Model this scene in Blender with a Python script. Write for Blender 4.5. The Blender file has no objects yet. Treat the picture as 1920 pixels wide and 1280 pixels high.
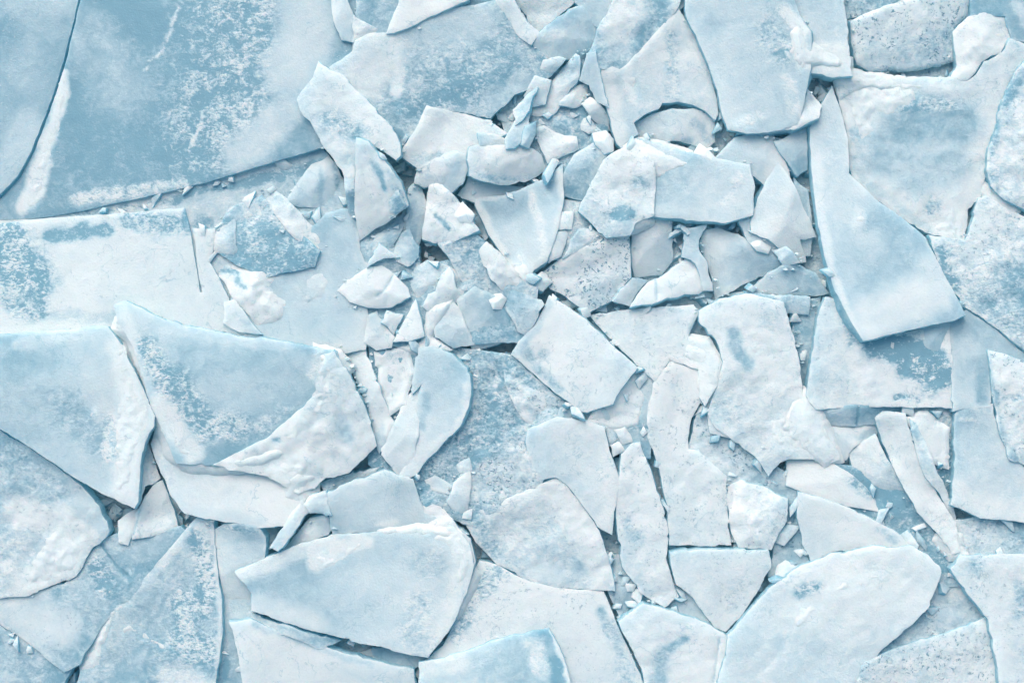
import bpy, math, random
import numpy as np
from mathutils import Vector
from mathutils.geometry import delaunay_2d_cdt

# ------------------------------------------------------------------ camera, sky, sun, exposure
scene = bpy.context.scene
col = scene.collection
PX = 0.01                     # metres per pixel of the 1920 x 1280 photograph, at height 0
CAM_H = 30.0                  # drone height
cam_data = bpy.data.cameras.new('camera')
cam = bpy.data.objects.new('camera', cam_data)
col.objects.link(cam)
cam.location = (0, 0, CAM_H)
cam_data.sensor_width = 36.0
cam_data.lens = 36.0 * CAM_H / 19.2
cam_data.clip_end = 3000
scene.camera = cam

SUN_EL, SUN_AZ = math.radians(38), math.radians(112)     # light comes from the top of the picture, a little from the left
world = bpy.data.worlds.new('World')
scene.world = world
world.use_nodes = True
wn = world.node_tree.nodes; wl = world.node_tree.links
bg = wn['Background']
sky = wn.new('ShaderNodeTexSky'); sky.sky_type = 'NISHITA'; sky.sun_disc = False
sky.sun_elevation = SUN_EL
sky.sun_rotation = math.pi / 2 - SUN_AZ
sky.air_density = 1.0; sky.dust_density = 3.0; sky.ozone_density = 1.0
hs = wn.new('ShaderNodeHueSaturation'); hs.inputs['Saturation'].default_value = 0.98; hs.inputs['Hue'].default_value = 0.470
wl.new(sky.outputs[0], hs.inputs['Color']); wl.new(hs.outputs[0], bg.inputs['Color'])
bg.inputs['Strength'].default_value = 0.15
sun_data = bpy.data.lights.new('sun', 'SUN')
sun_data.energy = 2.1; sun_data.angle = math.radians(56); sun_data.color = (1.0, 0.955, 0.88)
sun = bpy.data.objects.new('sun', sun_data); col.objects.link(sun)
sd = Vector((math.cos(SUN_AZ) * math.cos(SUN_EL), math.sin(SUN_AZ) * math.cos(SUN_EL), math.sin(SUN_EL)))
sun.rotation_euler = sd.to_track_quat('Z', 'Y').to_euler()
scene.view_settings.view_transform = 'Standard'
scene.view_settings.look = 'None'
scene.view_settings.gamma = 1.0
scene.view_settings.exposure = 0.34
try:
    scene.cycles.max_bounces = 6
    scene.cycles.diffuse_bounces = 4
    scene.cycles.use_adaptive_sampling = True
    scene.cycles.adaptive_threshold = 0.025
except Exception:
    pass

# ------------------------------------------------------------------ noise
_rs = np.random.RandomState(7)
_lat = _rs.rand(256, 256)
def vnoise(x, y):
    xi = np.floor(x).astype(int); yi = np.floor(y).astype(int)
    fx = x - xi; fy = y - yi
    fx = fx * fx * fx * (fx * (fx * 6 - 15) + 10); fy = fy * fy * fy * (fy * (fy * 6 - 15) + 10)
    a = _lat[xi & 255, yi & 255]; b = _lat[(xi + 1) & 255, yi & 255]
    c = _lat[xi & 255, (yi + 1) & 255]; d = _lat[(xi + 1) & 255, (yi + 1) & 255]
    return (a + (b - a) * fx) * (1 - fy) + (c + (d - c) * fx) * fy
def fbm(x, y, size, octs=4, seed=0):
    """-1..1 fractal noise with features of about size pixels"""
    x = np.asarray(x, float) / size + seed * 17.31 + 500; y = np.asarray(y, float) / size + seed * 9.73 + 500
    s = 0.0; a = 0.5; t = 0.0
    for _ in range(octs):
        s = s + a * (vnoise(x, y) * 2 - 1); t += a
        x, y = (x * 0.8 - y * 0.6) * 2.03 + 3.7, (x * 0.6 + y * 0.8) * 2.03 + 1.3
        a *= 0.5
    return s / t

# ------------------------------------------------------------------ material
def make_ice(name):
    m = bpy.data.materials.new(name); m.use_nodes = True
    nt = m.node_tree; N = nt.nodes; L = nt.links
    b = N['Principled BSDF']
    def node(t, **k):
        n = N.new(t)
        for a, v in k.items(): setattr(n, a, v)
        return n
    def math_(op, a, bb=None, clamp=False):
        n = node('ShaderNodeMath', operation=op); n.use_clamp = clamp
        for i, v in enumerate((a, bb)):
            if v is None: continue
            if isinstance(v, (int, float)): n.inputs[i].default_value = v
            else: L.new(v, n.inputs[i])
        return n.outputs[0]
    def attr(nm): return node('ShaderNodeAttribute', attribute_name=nm).outputs['Fac']
    geo = node('ShaderNodeNewGeometry')
    def noise(scale, detail, rough, dist=0.0, vec=None):
        n = node('ShaderNodeTexNoise'); n.inputs['Scale'].default_value = scale
        n.inputs['Detail'].default_value = detail; n.inputs['Roughness'].default_value = rough
        n.inputs['Distortion'].default_value = dist
        L.new(vec or geo.outputs['Position'], n.inputs['Vector']); return n.outputs['Fac']
    def smooth(v, lo, hi):
        n = node('ShaderNodeMapRange', interpolation_type='SMOOTHSTEP')
        for i, x in ((0, v), (1, lo), (2, hi)):
            if isinstance(x, (int, float)): n.inputs[i].default_value = x
            else: L.new(x, n.inputs[i])
        return n.outputs[0]
    snow, mott, pit, side = attr('snow'), attr('mott'), attr('pit'), attr('side')
    mp = node('ShaderNodeMapping'); mp.inputs['Rotation'].default_value = (0, 0, -0.9); mp.inputs['Scale'].default_value = (0.75, 1.25, 1)
    L.new(geo.outputs['Position'], mp.inputs['Vector'])
    n1 = noise(15, 4, 0.55, 0.5, mp.outputs[0])
    n2 = noise(26, 3, 0.6, 0.3)
    nl = noise(0.9, 4, 0.55); nm = noise(3.6, 4, 0.62, 1.0)
    nn = math_('ADD', math_('MULTIPLY', n1, 0.65), math_('MULTIPLY', n2, 0.35))
    v = math_('MULTIPLY', math_('SUBTRACT', nn, 0.5), 3.7)
    v = math_('MULTIPLY', v, math_('MULTIPLY', mott, math_('ADD', 0.35, math_('MULTIPLY', smooth(nm, 0.3, 0.65), 0.8))))
    v = math_('ADD', math_('ADD', snow, v), math_('ADD', math_('MULTIPLY', math_('SUBTRACT', nl, 0.5), 0.42), math_('MULTIPLY', math_('SUBTRACT', nm, 0.56), math_('ADD', 0.32, math_('MULTIPLY', mott, 1.7)))))
    w = math_('SUBTRACT', 0.56, math_('MULTIPLY', mott, 0.30))
    mask = smooth(v, math_('SUBTRACT', 0.5, w), math_('ADD', 0.5, w))
    ramp = node('ShaderNodeValToRGB')
    e = ramp.color_ramp.elements
    e[0].position = 0.0; e[0].color = DEEP
    e[1].position = 1.0; e[1].color = SNOW
    k = ramp.color_ramp.elements.new(0.38); k.color = ICE
    L.new(mask, ramp.inputs[0])
    # pits and specks of clear ice
    n3 = noise(17, 4, 0.6, 0.8); n4 = noise(2.2, 2, 0.5)
    th_ = math_('SUBTRACT', 0.612, math_('MULTIPLY', pit, 0.045))
    pm = math_('MULTIPLY', smooth(n3, th_, math_('ADD', th_, 0.06)), math_('MAXIMUM', smooth(n4, 0.40, 0.58), math_('SUBTRACT', pit, 1.0, True)))
    pm = math_('MULTIPLY', pm, math_('MULTIPLY', pit, 1.3), True)
    mx = node('ShaderNodeMix', data_type='RGBA'); L.new(pm, mx.inputs[0]); L.new(ramp.outputs[0], mx.inputs[6]); mx.inputs[7].default_value = PITC
    n5 = noise(1.7, 4, 0.55, 0.4); n6 = noise(1.1, 2, 0.5)
    hair = math_('SUBTRACT', 1.0, smooth(math_('ABSOLUTE', math_('SUBTRACT', n5, 0.5)), 0.0, 0.011))
    hair = math_('MULTIPLY', hair, math_('MULTIPLY', smooth(n6, 0.48, 0.60), 0.5))
    mxh = node('ShaderNodeMix', data_type='RGBA'); L.new(hair, mxh.inputs[0]); L.new(mx.outputs[2], mxh.inputs[6]); mxh.inputs[7].default_value = (.30, .52, .60, 1)
    mx = mxh
    # flecks of rime on the clear ice
    n7 = noise(21, 3, 0.55, 0.6)
    fl = math_('MULTIPLY', smooth(n7, 0.63, 0.70), math_('MULTIPLY', smooth(nl, 0.42, 0.6), 0.55))
    mxf = node('ShaderNodeMix', data_type='RGBA'); L.new(fl, mxf.inputs[0]); L.new(mx.outputs[2], mxf.inputs[6]); mxf.inputs[7].default_value = (.80, .86, .88, 1)
    mx = mxf
    # broken faces of the slabs: clear blue ice with milky streaks
    sc = node('ShaderNodeMix', data_type='RGBA'); L.new(smooth(n1, 0.35, 0.7), sc.inputs[0])
    sc.inputs[6].default_value = SIDE_A; sc.inputs[7].default_value = SIDE_B
    mx2 = node('ShaderNodeMix', data_type='RGBA'); L.new(side, mx2.inputs[0]); L.new(mx.outputs[2], mx2.inputs[6]); L.new(sc.outputs[2], mx2.inputs[7])
    # fine grain of hoar frost
    gr = noise(95, 2, 0.6)
    hv = node('ShaderNodeHueSaturation'); L.new(mx2.outputs[2], hv.inputs['Color'])
    L.new(math_('ADD', 0.86, math_('MULTIPLY', math_('ADD', gr, n2), 0.14)), hv.inputs['Value'])
    L.new(hv.outputs[0], b.inputs['Base Color'])
    L.new(math_('ADD', 0.24, math_('MULTIPLY', mask, 0.5)), b.inputs['Roughness'])
    b.inputs['Specular IOR Level'].default_value = 0.4
    b.subsurface_method = 'RANDOM_WALK'; b.inputs['Subsurface Weight'].default_value = 0.30; b.inputs['Subsurface Radius'].default_value = (0.05, 0.13, 0.19); b.inputs['Subsurface Scale'].default_value = 1.0
    hgt = math_('ADD', math_('MULTIPLY', mask, 0.5), math_('MULTIPLY', n2, 0.7))
    hgt = math_('ADD', hgt, math_('MULTIPLY', gr, 0.25))
    hgt = math_('SUBTRACT', hgt, math_('MULTIPLY', pm, 0.8))
    tr = node('ShaderNodeBsdfTranslucent')
    tc = node('ShaderNodeMix', data_type='RGBA'); L.new(mask, tc.inputs[0]); tc.inputs[6].default_value = (.38, .80, .94, 1); tc.inputs[7].default_value = (.60, .88, .96, 1)
    L.new(tc.outputs[2], tr.inputs['Color'])
    ms = node('ShaderNodeMixShader')
    L.new(math_('ADD', 0.30, math_('MULTIPLY', side, 0.25)), ms.inputs[0])
    L.new(b.outputs[0], ms.inputs[1]); L.new(tr.outputs[0], ms.inputs[2])
    L.new(ms.outputs[0], N['Material Output'].inputs['Surface'])
    bp = node('ShaderNodeBump'); bp.inputs['Strength'].default_value = 0.62; bp.inputs['Distance'].default_value = 0.02
    L.new(hgt, bp.inputs['Height']); L.new(bp.outputs[0], b.inputs['Normal'])
    return m
DEEP = (0.25, 0.45, 0.545, 1); ICE = (0.585, 0.725, 0.775, 1); SNOW = (0.88, 0.92, 0.91, 1)
PITC = (0.16, 0.34, 0.44, 1); SIDE_A = (0.30, 0.58, 0.69, 1); SIDE_B = (0.60, 0.78, 0.84, 1)
ICEMAT = make_ice('snow_crusted_ice')

# ------------------------------------------------------------------ polygon tools (picture pixels)
def parse(s):
    if isinstance(s, str):
        return np.array([[float(q) for q in w.split(',')] for w in s.split()])
    return np.array(s, float)
def inside(pts, poly):
    x, y = pts[:, 0], pts[:, 1]; r = np.zeros(len(pts), bool)
    n = len(poly)
    for i in range(n):
        x1, y1 = poly[i]; x2, y2 = poly[(i + 1) % n]
        if y1 == y2: continue
        c = ((y1 > y) != (y2 > y)) & (x < (x2 - x1) * (y - y1) / (y2 - y1) + x1)
        r ^= c
    return r
def dist_line(pts, line, closed=False):
    d = np.full(len(pts), 1e9); n = len(line)
    if n == 1:
        return np.hypot(pts[:, 0] - line[0][0], pts[:, 1] - line[0][1])
    for i in range(n if closed else n - 1):
        a = line[i]; b = line[(i + 1) % n]; ab = b - a; L2 = max(ab @ ab, 1e-9)
        t = np.clip(((pts - a) @ ab) / L2, 0, 1)
        q = pts - (a + t[:, None] * ab)
        d = np.minimum(d, np.hypot(q[:, 0], q[:, 1]))
    return d
def rough_outline(poly, step, jit, seed):
    """the traced outline with straight chipped facets a few pixels deep and a fine crumbly grain"""
    rs = random.Random(seed * 31 + 5); out = []
    n = len(poly)
    for i in range(n):
        a = poly[i]; b = poly[(i + 1) % n]; L = np.hypot(*(b - a))
        nrm = np.array([b[1] - a[1], a[0] - b[0]]) / max(L, 1e-6)
        ts = [0.0]; offs = [0.0]; pos = rs.uniform(6, 22)
        while pos < L - 6:
            k = min(1.0, min(pos, L - pos) / 14)
            ts.append(pos / L); offs.append(k * jit * rs.choice((-2.6, -1.2, -.4, .3, .9, 1.9)) * rs.uniform(.6, 1.2)); pos += rs.choice((5, 9, 14, 22, 34)) * rs.uniform(.7, 1.3)
        ts.append(1.0); offs.append(0.0)
        k = max(1, int(round(L / step)))
        tt = sorted(set([q / k for q in range(k)] + ts[:-1]))
        tt = [q for m_, q in enumerate(tt) if m_ == 0 or (q - tt[m_ - 1]) * L > 1.2]
        for q in tt:
            out.append(a + (b - a) * q + nrm * np.interp(q, ts, offs))
    p = np.array(out)
    dx = 0.9 * fbm(p[:, 0], p[:, 1], 30, 2, seed) + 0.9 * fbm(p[:, 0], p[:, 1], 6, 2, seed + 3)
    dy = 0.9 * fbm(p[:, 0], p[:, 1], 30, 2, seed + 11) + 0.9 * fbm(p[:, 0], p[:, 1], 6, 2, seed + 15)
    return p + jit * np.stack([dx, dy], 1)
def grid_points(poly, sp, seed, dmin):
    x0, y0 = poly.min(0); x1, y1 = poly.max(0)
    gx, gy = np.meshgrid(np.arange(x0, x1, sp), np.arange(y0, y1, sp * 0.9))
    gx = gx + (np.arange(gx.shape[0]) % 2)[:, None] * sp * 0.5
    p = np.stack([gx.ravel(), gy.ravel()], 1)
    rs = np.random.RandomState(seed)
    p += rs.uniform(-0.28, 0.28, p.shape) * sp
    p = p[inside(p, poly)]
    return p[dist_line(p, poly, True) > dmin]
def to_world(p, z):
    k = (CAM_H - z) / CAM_H * PX
    return np.stack([(p[:, 0] - 960) * k, (640 - p[:, 1]) * k, z], 1)
def sstep(x): x = np.clip(x, 0, 1); return x * x * (3 - 2 * x)

def new_mesh(name, verts, faces, loc, attrs, smooth):
    me = bpy.data.meshes.new(name)
    me.from_pydata((verts - np.array(loc)).tolist(), [], faces)
    for k, v in attrs.items():
        a = me.attributes.new(k, 'FLOAT', 'POINT'); a.data.foreach_set('value', np.asarray(v, np.float32))
    me.polygons.foreach_set('use_smooth', np.asarray(smooth, bool))
    me.materials.append(ICEMAT)
    me.update()
    o = bpy.data.objects.new(name, me); col.objects.link(o)
    return o
def triangulate(outline, extra):
    n = len(outline)
    pts = np.vstack([outline, extra]) if len(extra) else outline
    r = delaunay_2d_cdt([Vector((float(a), float(b))) for a, b in pts], [], [list(range(n))], 1, 1e-4)
    v = np.array([[q.x, q.y] for q in r[0]]); f = []
    for t in r[2]:
        t = list(t)
        a, b, c = v[t[0]], v[t[1]], v[t[2]]
        if (b[0] - a[0]) * (c[1] - a[1]) - (b[1] - a[1]) * (c[0] - a[0]) > 0: t = t[::-1]   # picture y runs down
        f.append(t)
    return v, f

# ------------------------------------------------------------------ slab list
SLABS = []; GRID = {}; LIFT = 0.42
def S(poly, label, snow=0.6, m=0.25, lift=0.10, z=None, t=None, r=0.4, fl=1.0, buried=False, s=(), p=(), g=(), th=0.25, j=1.0,
      facet=0.0, pit=0.0, name='ice_block', cat=None, grp=None, bev=0.009, rim=0.12, sp=5.0):
    """one piece of ice, traced clockwise or not, in the order of stacking from the bottom up"""
    i = len(SLABS)
    rs = random.Random(1000 + i)
    if z is not None and z <= -.05 and name != 'ice_shard': snow += .14; m *= .75
    if t is None and name == 'ice_chunk': t = (rs.uniform(-.4, .4), rs.uniform(-.3, .4))
    if t is None: t = (rs.uniform(-.2, .2), rs.uniform(-.14, .2))
    SLABS.append(dict(poly=parse(poly), label=label, snow=snow, m=m, lift=lift, z=z, t=t, r=r, s=s, p=p, g=g, th=th, j=j,
                      facet=facet, pit=pit, name=name, cat=cat or name.split('_')[-1].replace('block', 'ice slab').replace('floe', 'ice floe').replace('chunk', 'ice chunk'),
                      grp=grp or {'ice_block': 'slabs of broken ice in the jam', 'ice_floe': 'large plates of ice in the jam', 'ice_chunk': 'small chunks of ice wedged between the slabs'}.get(name),
                      bev=bev, rim=rim, sp=sp, i=i, fl=fl, buried=buried))

def box(a, k):
    for ax in (0, 1):
        a = sum(np.roll(a, d, ax) for d in range(-k, k + 1)) / (2 * k + 1)
    return a
def grow(a, k):
    for ax in (0, 1):
        b = a
        for d in range(-k, k + 1): b = np.maximum(b, np.roll(a, d, ax))
        a = b
    return a
def stack():
    """settle every piece on those below it: it tilts as a plane and is bowed where the heap under it stands higher"""
    q = 4; X0, Y0, X1, Y1 = -260, -200, 2180, 1480
    gx, gy = np.meshgrid(np.arange(X0, X1, q), np.arange(Y0, Y1, q)); sh = gx.shape
    P = np.stack([gx.ravel(), gy.ravel()], 1).astype(float)
    H = np.full(len(P), -9.0)
    GRID.update(shape=sh, q=q, X0=X0, Y0=Y0)
    for s in SLABS:
        c = s['poly'].mean(0); s['c'] = c
        bb0 = s['poly'].min(0); bb1 = s['poly'].max(0)
        ix = np.where((P[:, 0] >= bb0[0]) & (P[:, 0] <= bb1[0]) & (P[:, 1] >= bb0[1]) & (P[:, 1] <= bb1[1]))[0]
        ix = ix[inside(P[ix], s['poly'])]
        lift = s['lift'] * LIFT
        cov = H[ix] > -5
        if s['name'] != 'ice_shard' and cov.sum() > max(4, .12 * len(ix)):
            # lean the piece so that it rests on the heap below it
            Q = (P[ix][cov] - c) * PX; y = H[ix][cov] + lift
            A = np.c_[np.ones(len(Q)), Q]; L2 = np.mean((P[ix] - c) ** 2) * PX * PX * .8 * len(Q)
            M = A.T @ A + np.diag([0, L2, L2]); v = A.T @ y + np.array([0, L2 * s['t'][0], L2 * s['t'][1]])
            g = np.linalg.solve(M, v)[1:]; n_ = np.hypot(*g)
            if n_ > .28: g = g * .28 / n_
            s['t'] = (float(g[0]), float(g[1]))
        tp = ((P[ix] - c) * PX) @ np.array(s['t'])
        z0 = s['z'] * 0.5 if s['z'] is not None else -0.06
        need = H[ix] + lift - tp
        nd = need[need > -5]
        if len(nd) > 4 and len(nd) > .15 * len(ix): z0 = max(z0, np.percentile(nd, 93))
        j0 = max(0, int((bb0[1] - Y0) / q) - 14); j1 = int((bb1[1] - Y0) / q) + 14; i0 = max(0, int((bb0[0] - X0) / q) - 14); i1 = int((bb1[0] - X0) / q) + 14
        k = int(min(8, max(2, math.sqrt(len(ix)) / 7)))
        for _ in range(1 if s['buried'] else 40):
            res = np.zeros(len(P)); res[ix] = np.maximum(0, np.where(need > -5, need - z0, 0)).clip(0, .09)
            sub = box(box(grow(res.reshape(sh)[j0:j1, i0:i1], 3), k), max(2, k - 2))
            full = np.zeros(sh); full[j0:j1, i0:i1] = sub
            lost = np.mean(z0 + tp + full.ravel()[ix] < H[ix] + .008) if len(ix) else 0
            if lost < .015: break
            z0 += .012
        s['z0'] = z0
        s['res'] = (sub, X0 + i0 * q, Y0 + j0 * q)
        if s['buried']: continue
        H[ix] = np.maximum(H[ix], z0 + tp + full.ravel()[ix])
    GRID['H'] = H
def sample(a, x0, y0, p):
    q = GRID['q']; gx = np.clip((p[:, 0] - x0) / q, 0, a.shape[1] - 1.01); gy = np.clip((p[:, 1] - y0) / q, 0, a.shape[0] - 1.01)
    i = gx.astype(int); j = gy.astype(int); u = gx - i; v = gy - j
    return (a[j, i] * (1 - u) + a[j, i + 1] * u) * (1 - v) + (a[j + 1, i] * (1 - u) + a[j + 1, i + 1] * u) * v

def build_slab(s):
    seed = s['i'] * 7 + 1
    area = 0.5 * abs(np.sum(s['poly'][:, 0] * np.roll(s['poly'][:, 1], -1) - s['poly'][:, 1] * np.roll(s['poly'][:, 0], -1)))
    sp = s['sp'] if area > 9000 else (4.0 if area > 2500 else 3.0)
    ol = rough_outline(s['poly'], min(sp, 4.5), s['j'], seed)
    ex = grid_points(ol, sp, seed, sp * 0.55)
    for gl in s['g']:
        gl_ = parse(gl[0])
        gp = rough_outline(gl_, 3, 0.6, seed + 5)[: -1 if len(gl_) > 2 else None]
        gp = gp[inside(gp, ol)]
        gp = gp[dist_line(gp, ol, True) > 2] if len(gp) else gp
        if len(gp) and len(ex):
            keep = np.min(np.hypot(ex[:, None, 0] - gp[None, :, 0], ex[:, None, 1] - gp[None, :, 1]), 1) > 2.0
            ex = np.vstack([ex[keep], gp])
    v, f = triangulate(ol, ex)
    c = s['c']; tx, ty = s['t']; r = s['r']
    fac = []
    if not s['facet'] and area < 13000 and s['name'] == 'ice_block': s['facet'] = .20
    if s['facet']:
        rs = random.Random(seed); R = math.sqrt(area)
        for k in range(5):
            a = rs.uniform(0, 6.283); fac.append((math.cos(a), math.sin(a), rs.uniform(.5, 1.2) * s['facet'], rs.uniform(-.05, .18) * R))
    def plane(p): return s['z0'] + ((p - c) * PX) @ np.array([tx, ty]) + sample(*s['res'], p)
    def field(p):
        x, y = p[:, 0], p[:, 1]
        d = dist_line(p, ol, True)
        sn = np.full(len(p), float(s['snow'])); mo = np.full(len(p), float(s['m']))
        ga = seed * 2.399; gd = ((x - c[0]) * math.cos(ga) + (y - c[1]) * math.sin(ga)) / max(40.0, math.sqrt(area))
        sn += 0.10 * fbm(x, y, 90, 3, seed) + 0.34 * np.clip(gd, -.7, .45)
        wx = x + 9 * fbm(x, y, 30, 4, 21); wy = y + 9 * fbm(x, y, 30, 4, 33)
        wp = np.stack([wx, wy], 1)
        for st in s['s']:
            dl = dist_line(wp, parse(st[0])); w = 1 - sstep((dl / st[1] - 0.35) / 0.9)
            sn += (st[2] - sn) * w
            tm = st[3] if len(st) > 3 else (.6 if st[2] < .55 else None)
            if tm is not None: mo += (tm - mo) * w
        sn += 1.6 * s['rim'] * np.exp(-(d / 3.6) ** 2) * (0.7 + fbm(x, y, 20, 2, 4))  # edge highlight painted as a whiter line along the rim
        z = plane(p)
        z = z + 0.022 * fbm(x, y, 170, 3, seed + 2)
        z += r * (0.030 * fbm(x, y, 80, 4, seed + 4) + 0.012 * fbm(x, y, 12, 4, 5))
        z += r * (0.085 * (np.abs(fbm(x, y, 95, 3, seed + 6)) - .25) + 0.028 * (np.abs(fbm(x, y, 34, 3, seed + 7)) - .25))
        z += (0.004 + 0.007 * r) * np.clip(sn, 0, 1) * fbm(x, y, 13, 4, 8)
        z -= s['bev'] * np.exp(-d / 1.8) * (1.0 + 0.7 * fbm(x, y, 22, 2, 6))
        if fac:
            h = np.zeros(len(p))
            for (a, b, sl, off) in fac:
                h = np.minimum(h, -(((p[:, 0] - c[0]) * a + (p[:, 1] - c[1]) * b) - off) * sl * PX)
            z = z + np.maximum(h, -0.35)
        for gl in s['g']:
            dl = dist_line(p, parse(gl[0]))
            gw = gl[1] if len(gl) > 1 else 2.0
            z -= 0.02 * np.exp(-(dl / gw) ** 2); sn -= 0.45 * np.exp(-(dl / gw) ** 2)
        return z, sn, mo
    z, sn, mo = field(v)
    top = to_world(v, z); nv = len(v)
    # broken faces: three rings below the rim, square to the tilted top
    zo, so, _ = field(ol); n = len(ol)
    nrm = np.array([tx, -ty, -1.0])          # way down through the slab, in world axes
    th = s['th'] * (1 + 0.25 * fbm(ol[:, 0], ol[:, 1], 60, 3, seed + 9))
    cen = ol.mean(0)
    e = np.roll(ol, -1, 0) - np.roll(ol, 1, 0); ar = np.sum(ol[:, 0] * np.roll(ol[:, 1], -1) - ol[:, 1] * np.roll(ol[:, 0], -1))
    on = np.stack([e[:, 1], -e[:, 0]], 1) * (1 if ar > 0 else -1); on /= np.maximum(np.hypot(on[:, 0], on[:, 1]), 1e-6)[:, None]
    on3 = np.stack([on[:, 0], -on[:, 1], np.zeros(n)], 1)
    r0 = to_world(ol, zo)
    rings = [r0]
    flare = s['fl'] * 0.030 * sstep(0.0 + 1.3 * fbm(ol[:, 0], ol[:, 1], 150, 3, seed + 31)) + 0.004
    for fr, k in ((0.18, 0.006), (0.55, 0.016), (1.0, 0.0)):
        off = flare * fr ** 0.8 + k * (0.3 + 1.6 * fbm(ol[:, 0], ol[:, 1], 14, 3, seed + int(fr * 20)))
        rings.append(r0 + nrm * (th * fr)[:, None] + on3 * off[:, None])
    V = [top] + rings; F = list(f)
    for k in range(3):
        a0 = nv + k * n; b0 = a0 + n
        for i in range(n):
            j2 = (i + 1) % n
            F.append((a0 + i, a0 + j2, b0 + j2, b0 + i) if ar < 0 else (a0 + j2, a0 + i, b0 + i, b0 + j2))
    last = nv + 3 * n
    F.append([last + i for i in range(n)] if ar > 0 else [last + i for i in range(n)][::-1])
    V = np.vstack(V)
    loc = (float(V[:, 0].mean()), float(V[:, 1].mean()), float(V[:, 2].min()))
    nf = len(f)
    side = np.concatenate([np.zeros(nv), np.full(n, 0.45), np.full(n, .8), np.ones(2 * n)])
    cat_ = lambda a, fill: np.concatenate([a, np.tile(fill, 4)])
    o = new_mesh(s['name'], V, F, loc,
                 dict(snow=cat_(sn, so), mott=cat_(mo, np.full(n, s['m'])), side=side, pit=np.full(len(V), s['pit'] if s['pit'] else min(.32, .4 * s['r']))),
                 [True] * nf + [False] * (len(F) - nf))
    o.location = loc
    o['label'] = s['label']; o['category'] = s['cat']
    if s['grp']: o['group'] = s['grp']
    # lumps and drifts of snow frozen onto this slab
    for pi, pa in enumerate(s['p']):
        po = parse(pa[0]); h = pa[1]; w = pa[2] if len(pa) > 2 else 10.0
        pol = rough_outline(po, 4, 1.6, seed + 50 + pi)
        pex = grid_points(pol, 3.4, seed + pi, 1.8)
        pv, pf = triangulate(pol, pex)
        pz, psn, _ = field(pv)
        d = dist_line(pv, pol, True)
        x, y = pv[:, 0], pv[:, 1]
        dome = 0.36 * h * sstep(d / (1.5 * w)) * (0.7 + 0.5 * np.abs(fbm(x, y, 50, 3, 40 + pi))) + 0.015 * fbm(x, y, 10, 4, 41) * sstep(d / 8) - 0.010
        V2 = to_world(pv, pz + dome)
        pd = po.max(0) - po.min(0); pa_ = 0.5 * abs(np.sum(po[:, 0] * np.roll(po[:, 1], -1) - po[:, 1] * np.roll(po[:, 0], -1)))
        pname = 'snow_clod' if pa_ < 420 else ('snow_ridge' if pa_ < .16 * (pd @ pd) else 'snow_patch')
        c2 = new_mesh(pname, V2, pf, loc, dict(snow=np.full(len(pv), 0.93 + 0.0), mott=np.full(len(pv), .22), side=np.zeros(len(pv)), pit=np.full(len(pv), s['pit'] * .6)), [True] * len(pf))
        c2.parent = o
    return o
# ------------------------------------------------------------------ the ice, from the bottom of the jam upwards
F_, C_ = 'ice_floe', 'ice_chunk'
# --- lowest layer
S("-220,420 0,410 215,380 440,326 605,276 640,330 700,400 700,640 400,650 0,640 -220,640", "sunken pale ledge below the long curved crack at left", .55, .3, z=-.05, t=(0,0), th=.4,
  s=[("0,412 215,392 330,372",7,.5), ("330,372 380,352",9,.1,.5), ("410,355 600,310",12,.2,.5), ("380,420",22,.2,.4)], name=F_)
S("690,640 780,630 850,650 890,655 960,665 1070,765 1040,800 1020,900 1000,930 880,985 800,960 690,870", "crusted honeycomb ice filling the hollow behind the two leaf-shaped slabs", .46, .5, z=.02, t=(0,0), r=1.0, pit=.9,
  s=[("830,850 900,830 960,700",60,.42,.55), ("900,900 960,880",40,.66,.4), ("860,870",30,.35,.4)], sp=4)
S("1040,790 1050,765 1160,735 1190,680 1228,712 1222,800 1220,860 1160,850 1100,800", "low blue slab in the hollow between two white slabs at centre", .26, .2, z=-.12, t=(.0,.04), r=.2, s=[("1160,790 1215,800",12,.4,.6)], pit=.4)
S("1285,850 1310,760 1380,790 1430,850 1490,900 1520,1060 1440,1080 1460,960 1400,930", "low blue pitted crust in the hollow right of the tall white slab", .40, .35, z=-.2, t=(0,0), r=.9, pit=.9, s=[("1480,960 1500,1040",40,.3,.1)], sp=4)
S("1480,575 1540,555 1530,700 1505,745 1490,650", "narrow blue slab at the bottom of the wedge-shaped gap", .25, .35, z=-.3, t=(-.1,0), s=[("1480,600",25,.35,.7)])
S("1745,1060 1800,1040 1870,1150 1860,1200 1640,1250 1650,1190 1720,1140", "grey-blue slab sunk between the big white floe and the flecked slab at bottom right", .4, .4, z=-.1, t=(-.05,.05), r=.6, pit=.6,
  s=[("1775,1075 1785,1110",22,.7,.4), ("1700,1195 1750,1180",16,.6,.4)])
S("-220,1080 0,1170 80,1222 140,1245 110,1300 100,1420 -220,1420", "dark frosted ice at the bottom left corner under a pale slab", .3, .4, z=-.05, t=(0,0), r=.3, name=F_)
S("1560,865 1610,875 1680,900 1745,990 1800,1050 1830,1100 1760,1100 1700,1030 1600,1010", "dark mottled blue ice beneath the long white log of ice", .2, .5, z=-.1, t=(0,0), r=.5, pit=.6,
  s=[("1620,900 1700,960",16,.08,.45), ("1720,1000 1780,1060",20,.35,.6)])
S("1690,755 1790,755 1792,850 1782,950 1740,890 1700,820", "rough sunken ice left of the long dark vertical crack at right", .4, .6, z=.0, t=(0,0), r=.8, pit=.8)
S("1790,975 1850,965 1925,975 2080,985 2080,1060 1900,1060 1800,1045", "blue-grey strip of ice below the smooth slab at the right edge", .38, .35, z=-.02, t=(0,.05), r=.5, pit=.5, s=[("1830,1015 1880,1005",12,.55,.3)])
S("1885,990 1925,998 2080,1005 2080,1050 1906,1038", "pale sliver of ice at the right edge beside a short dark crack", .5, .25, lift=.12)
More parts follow.
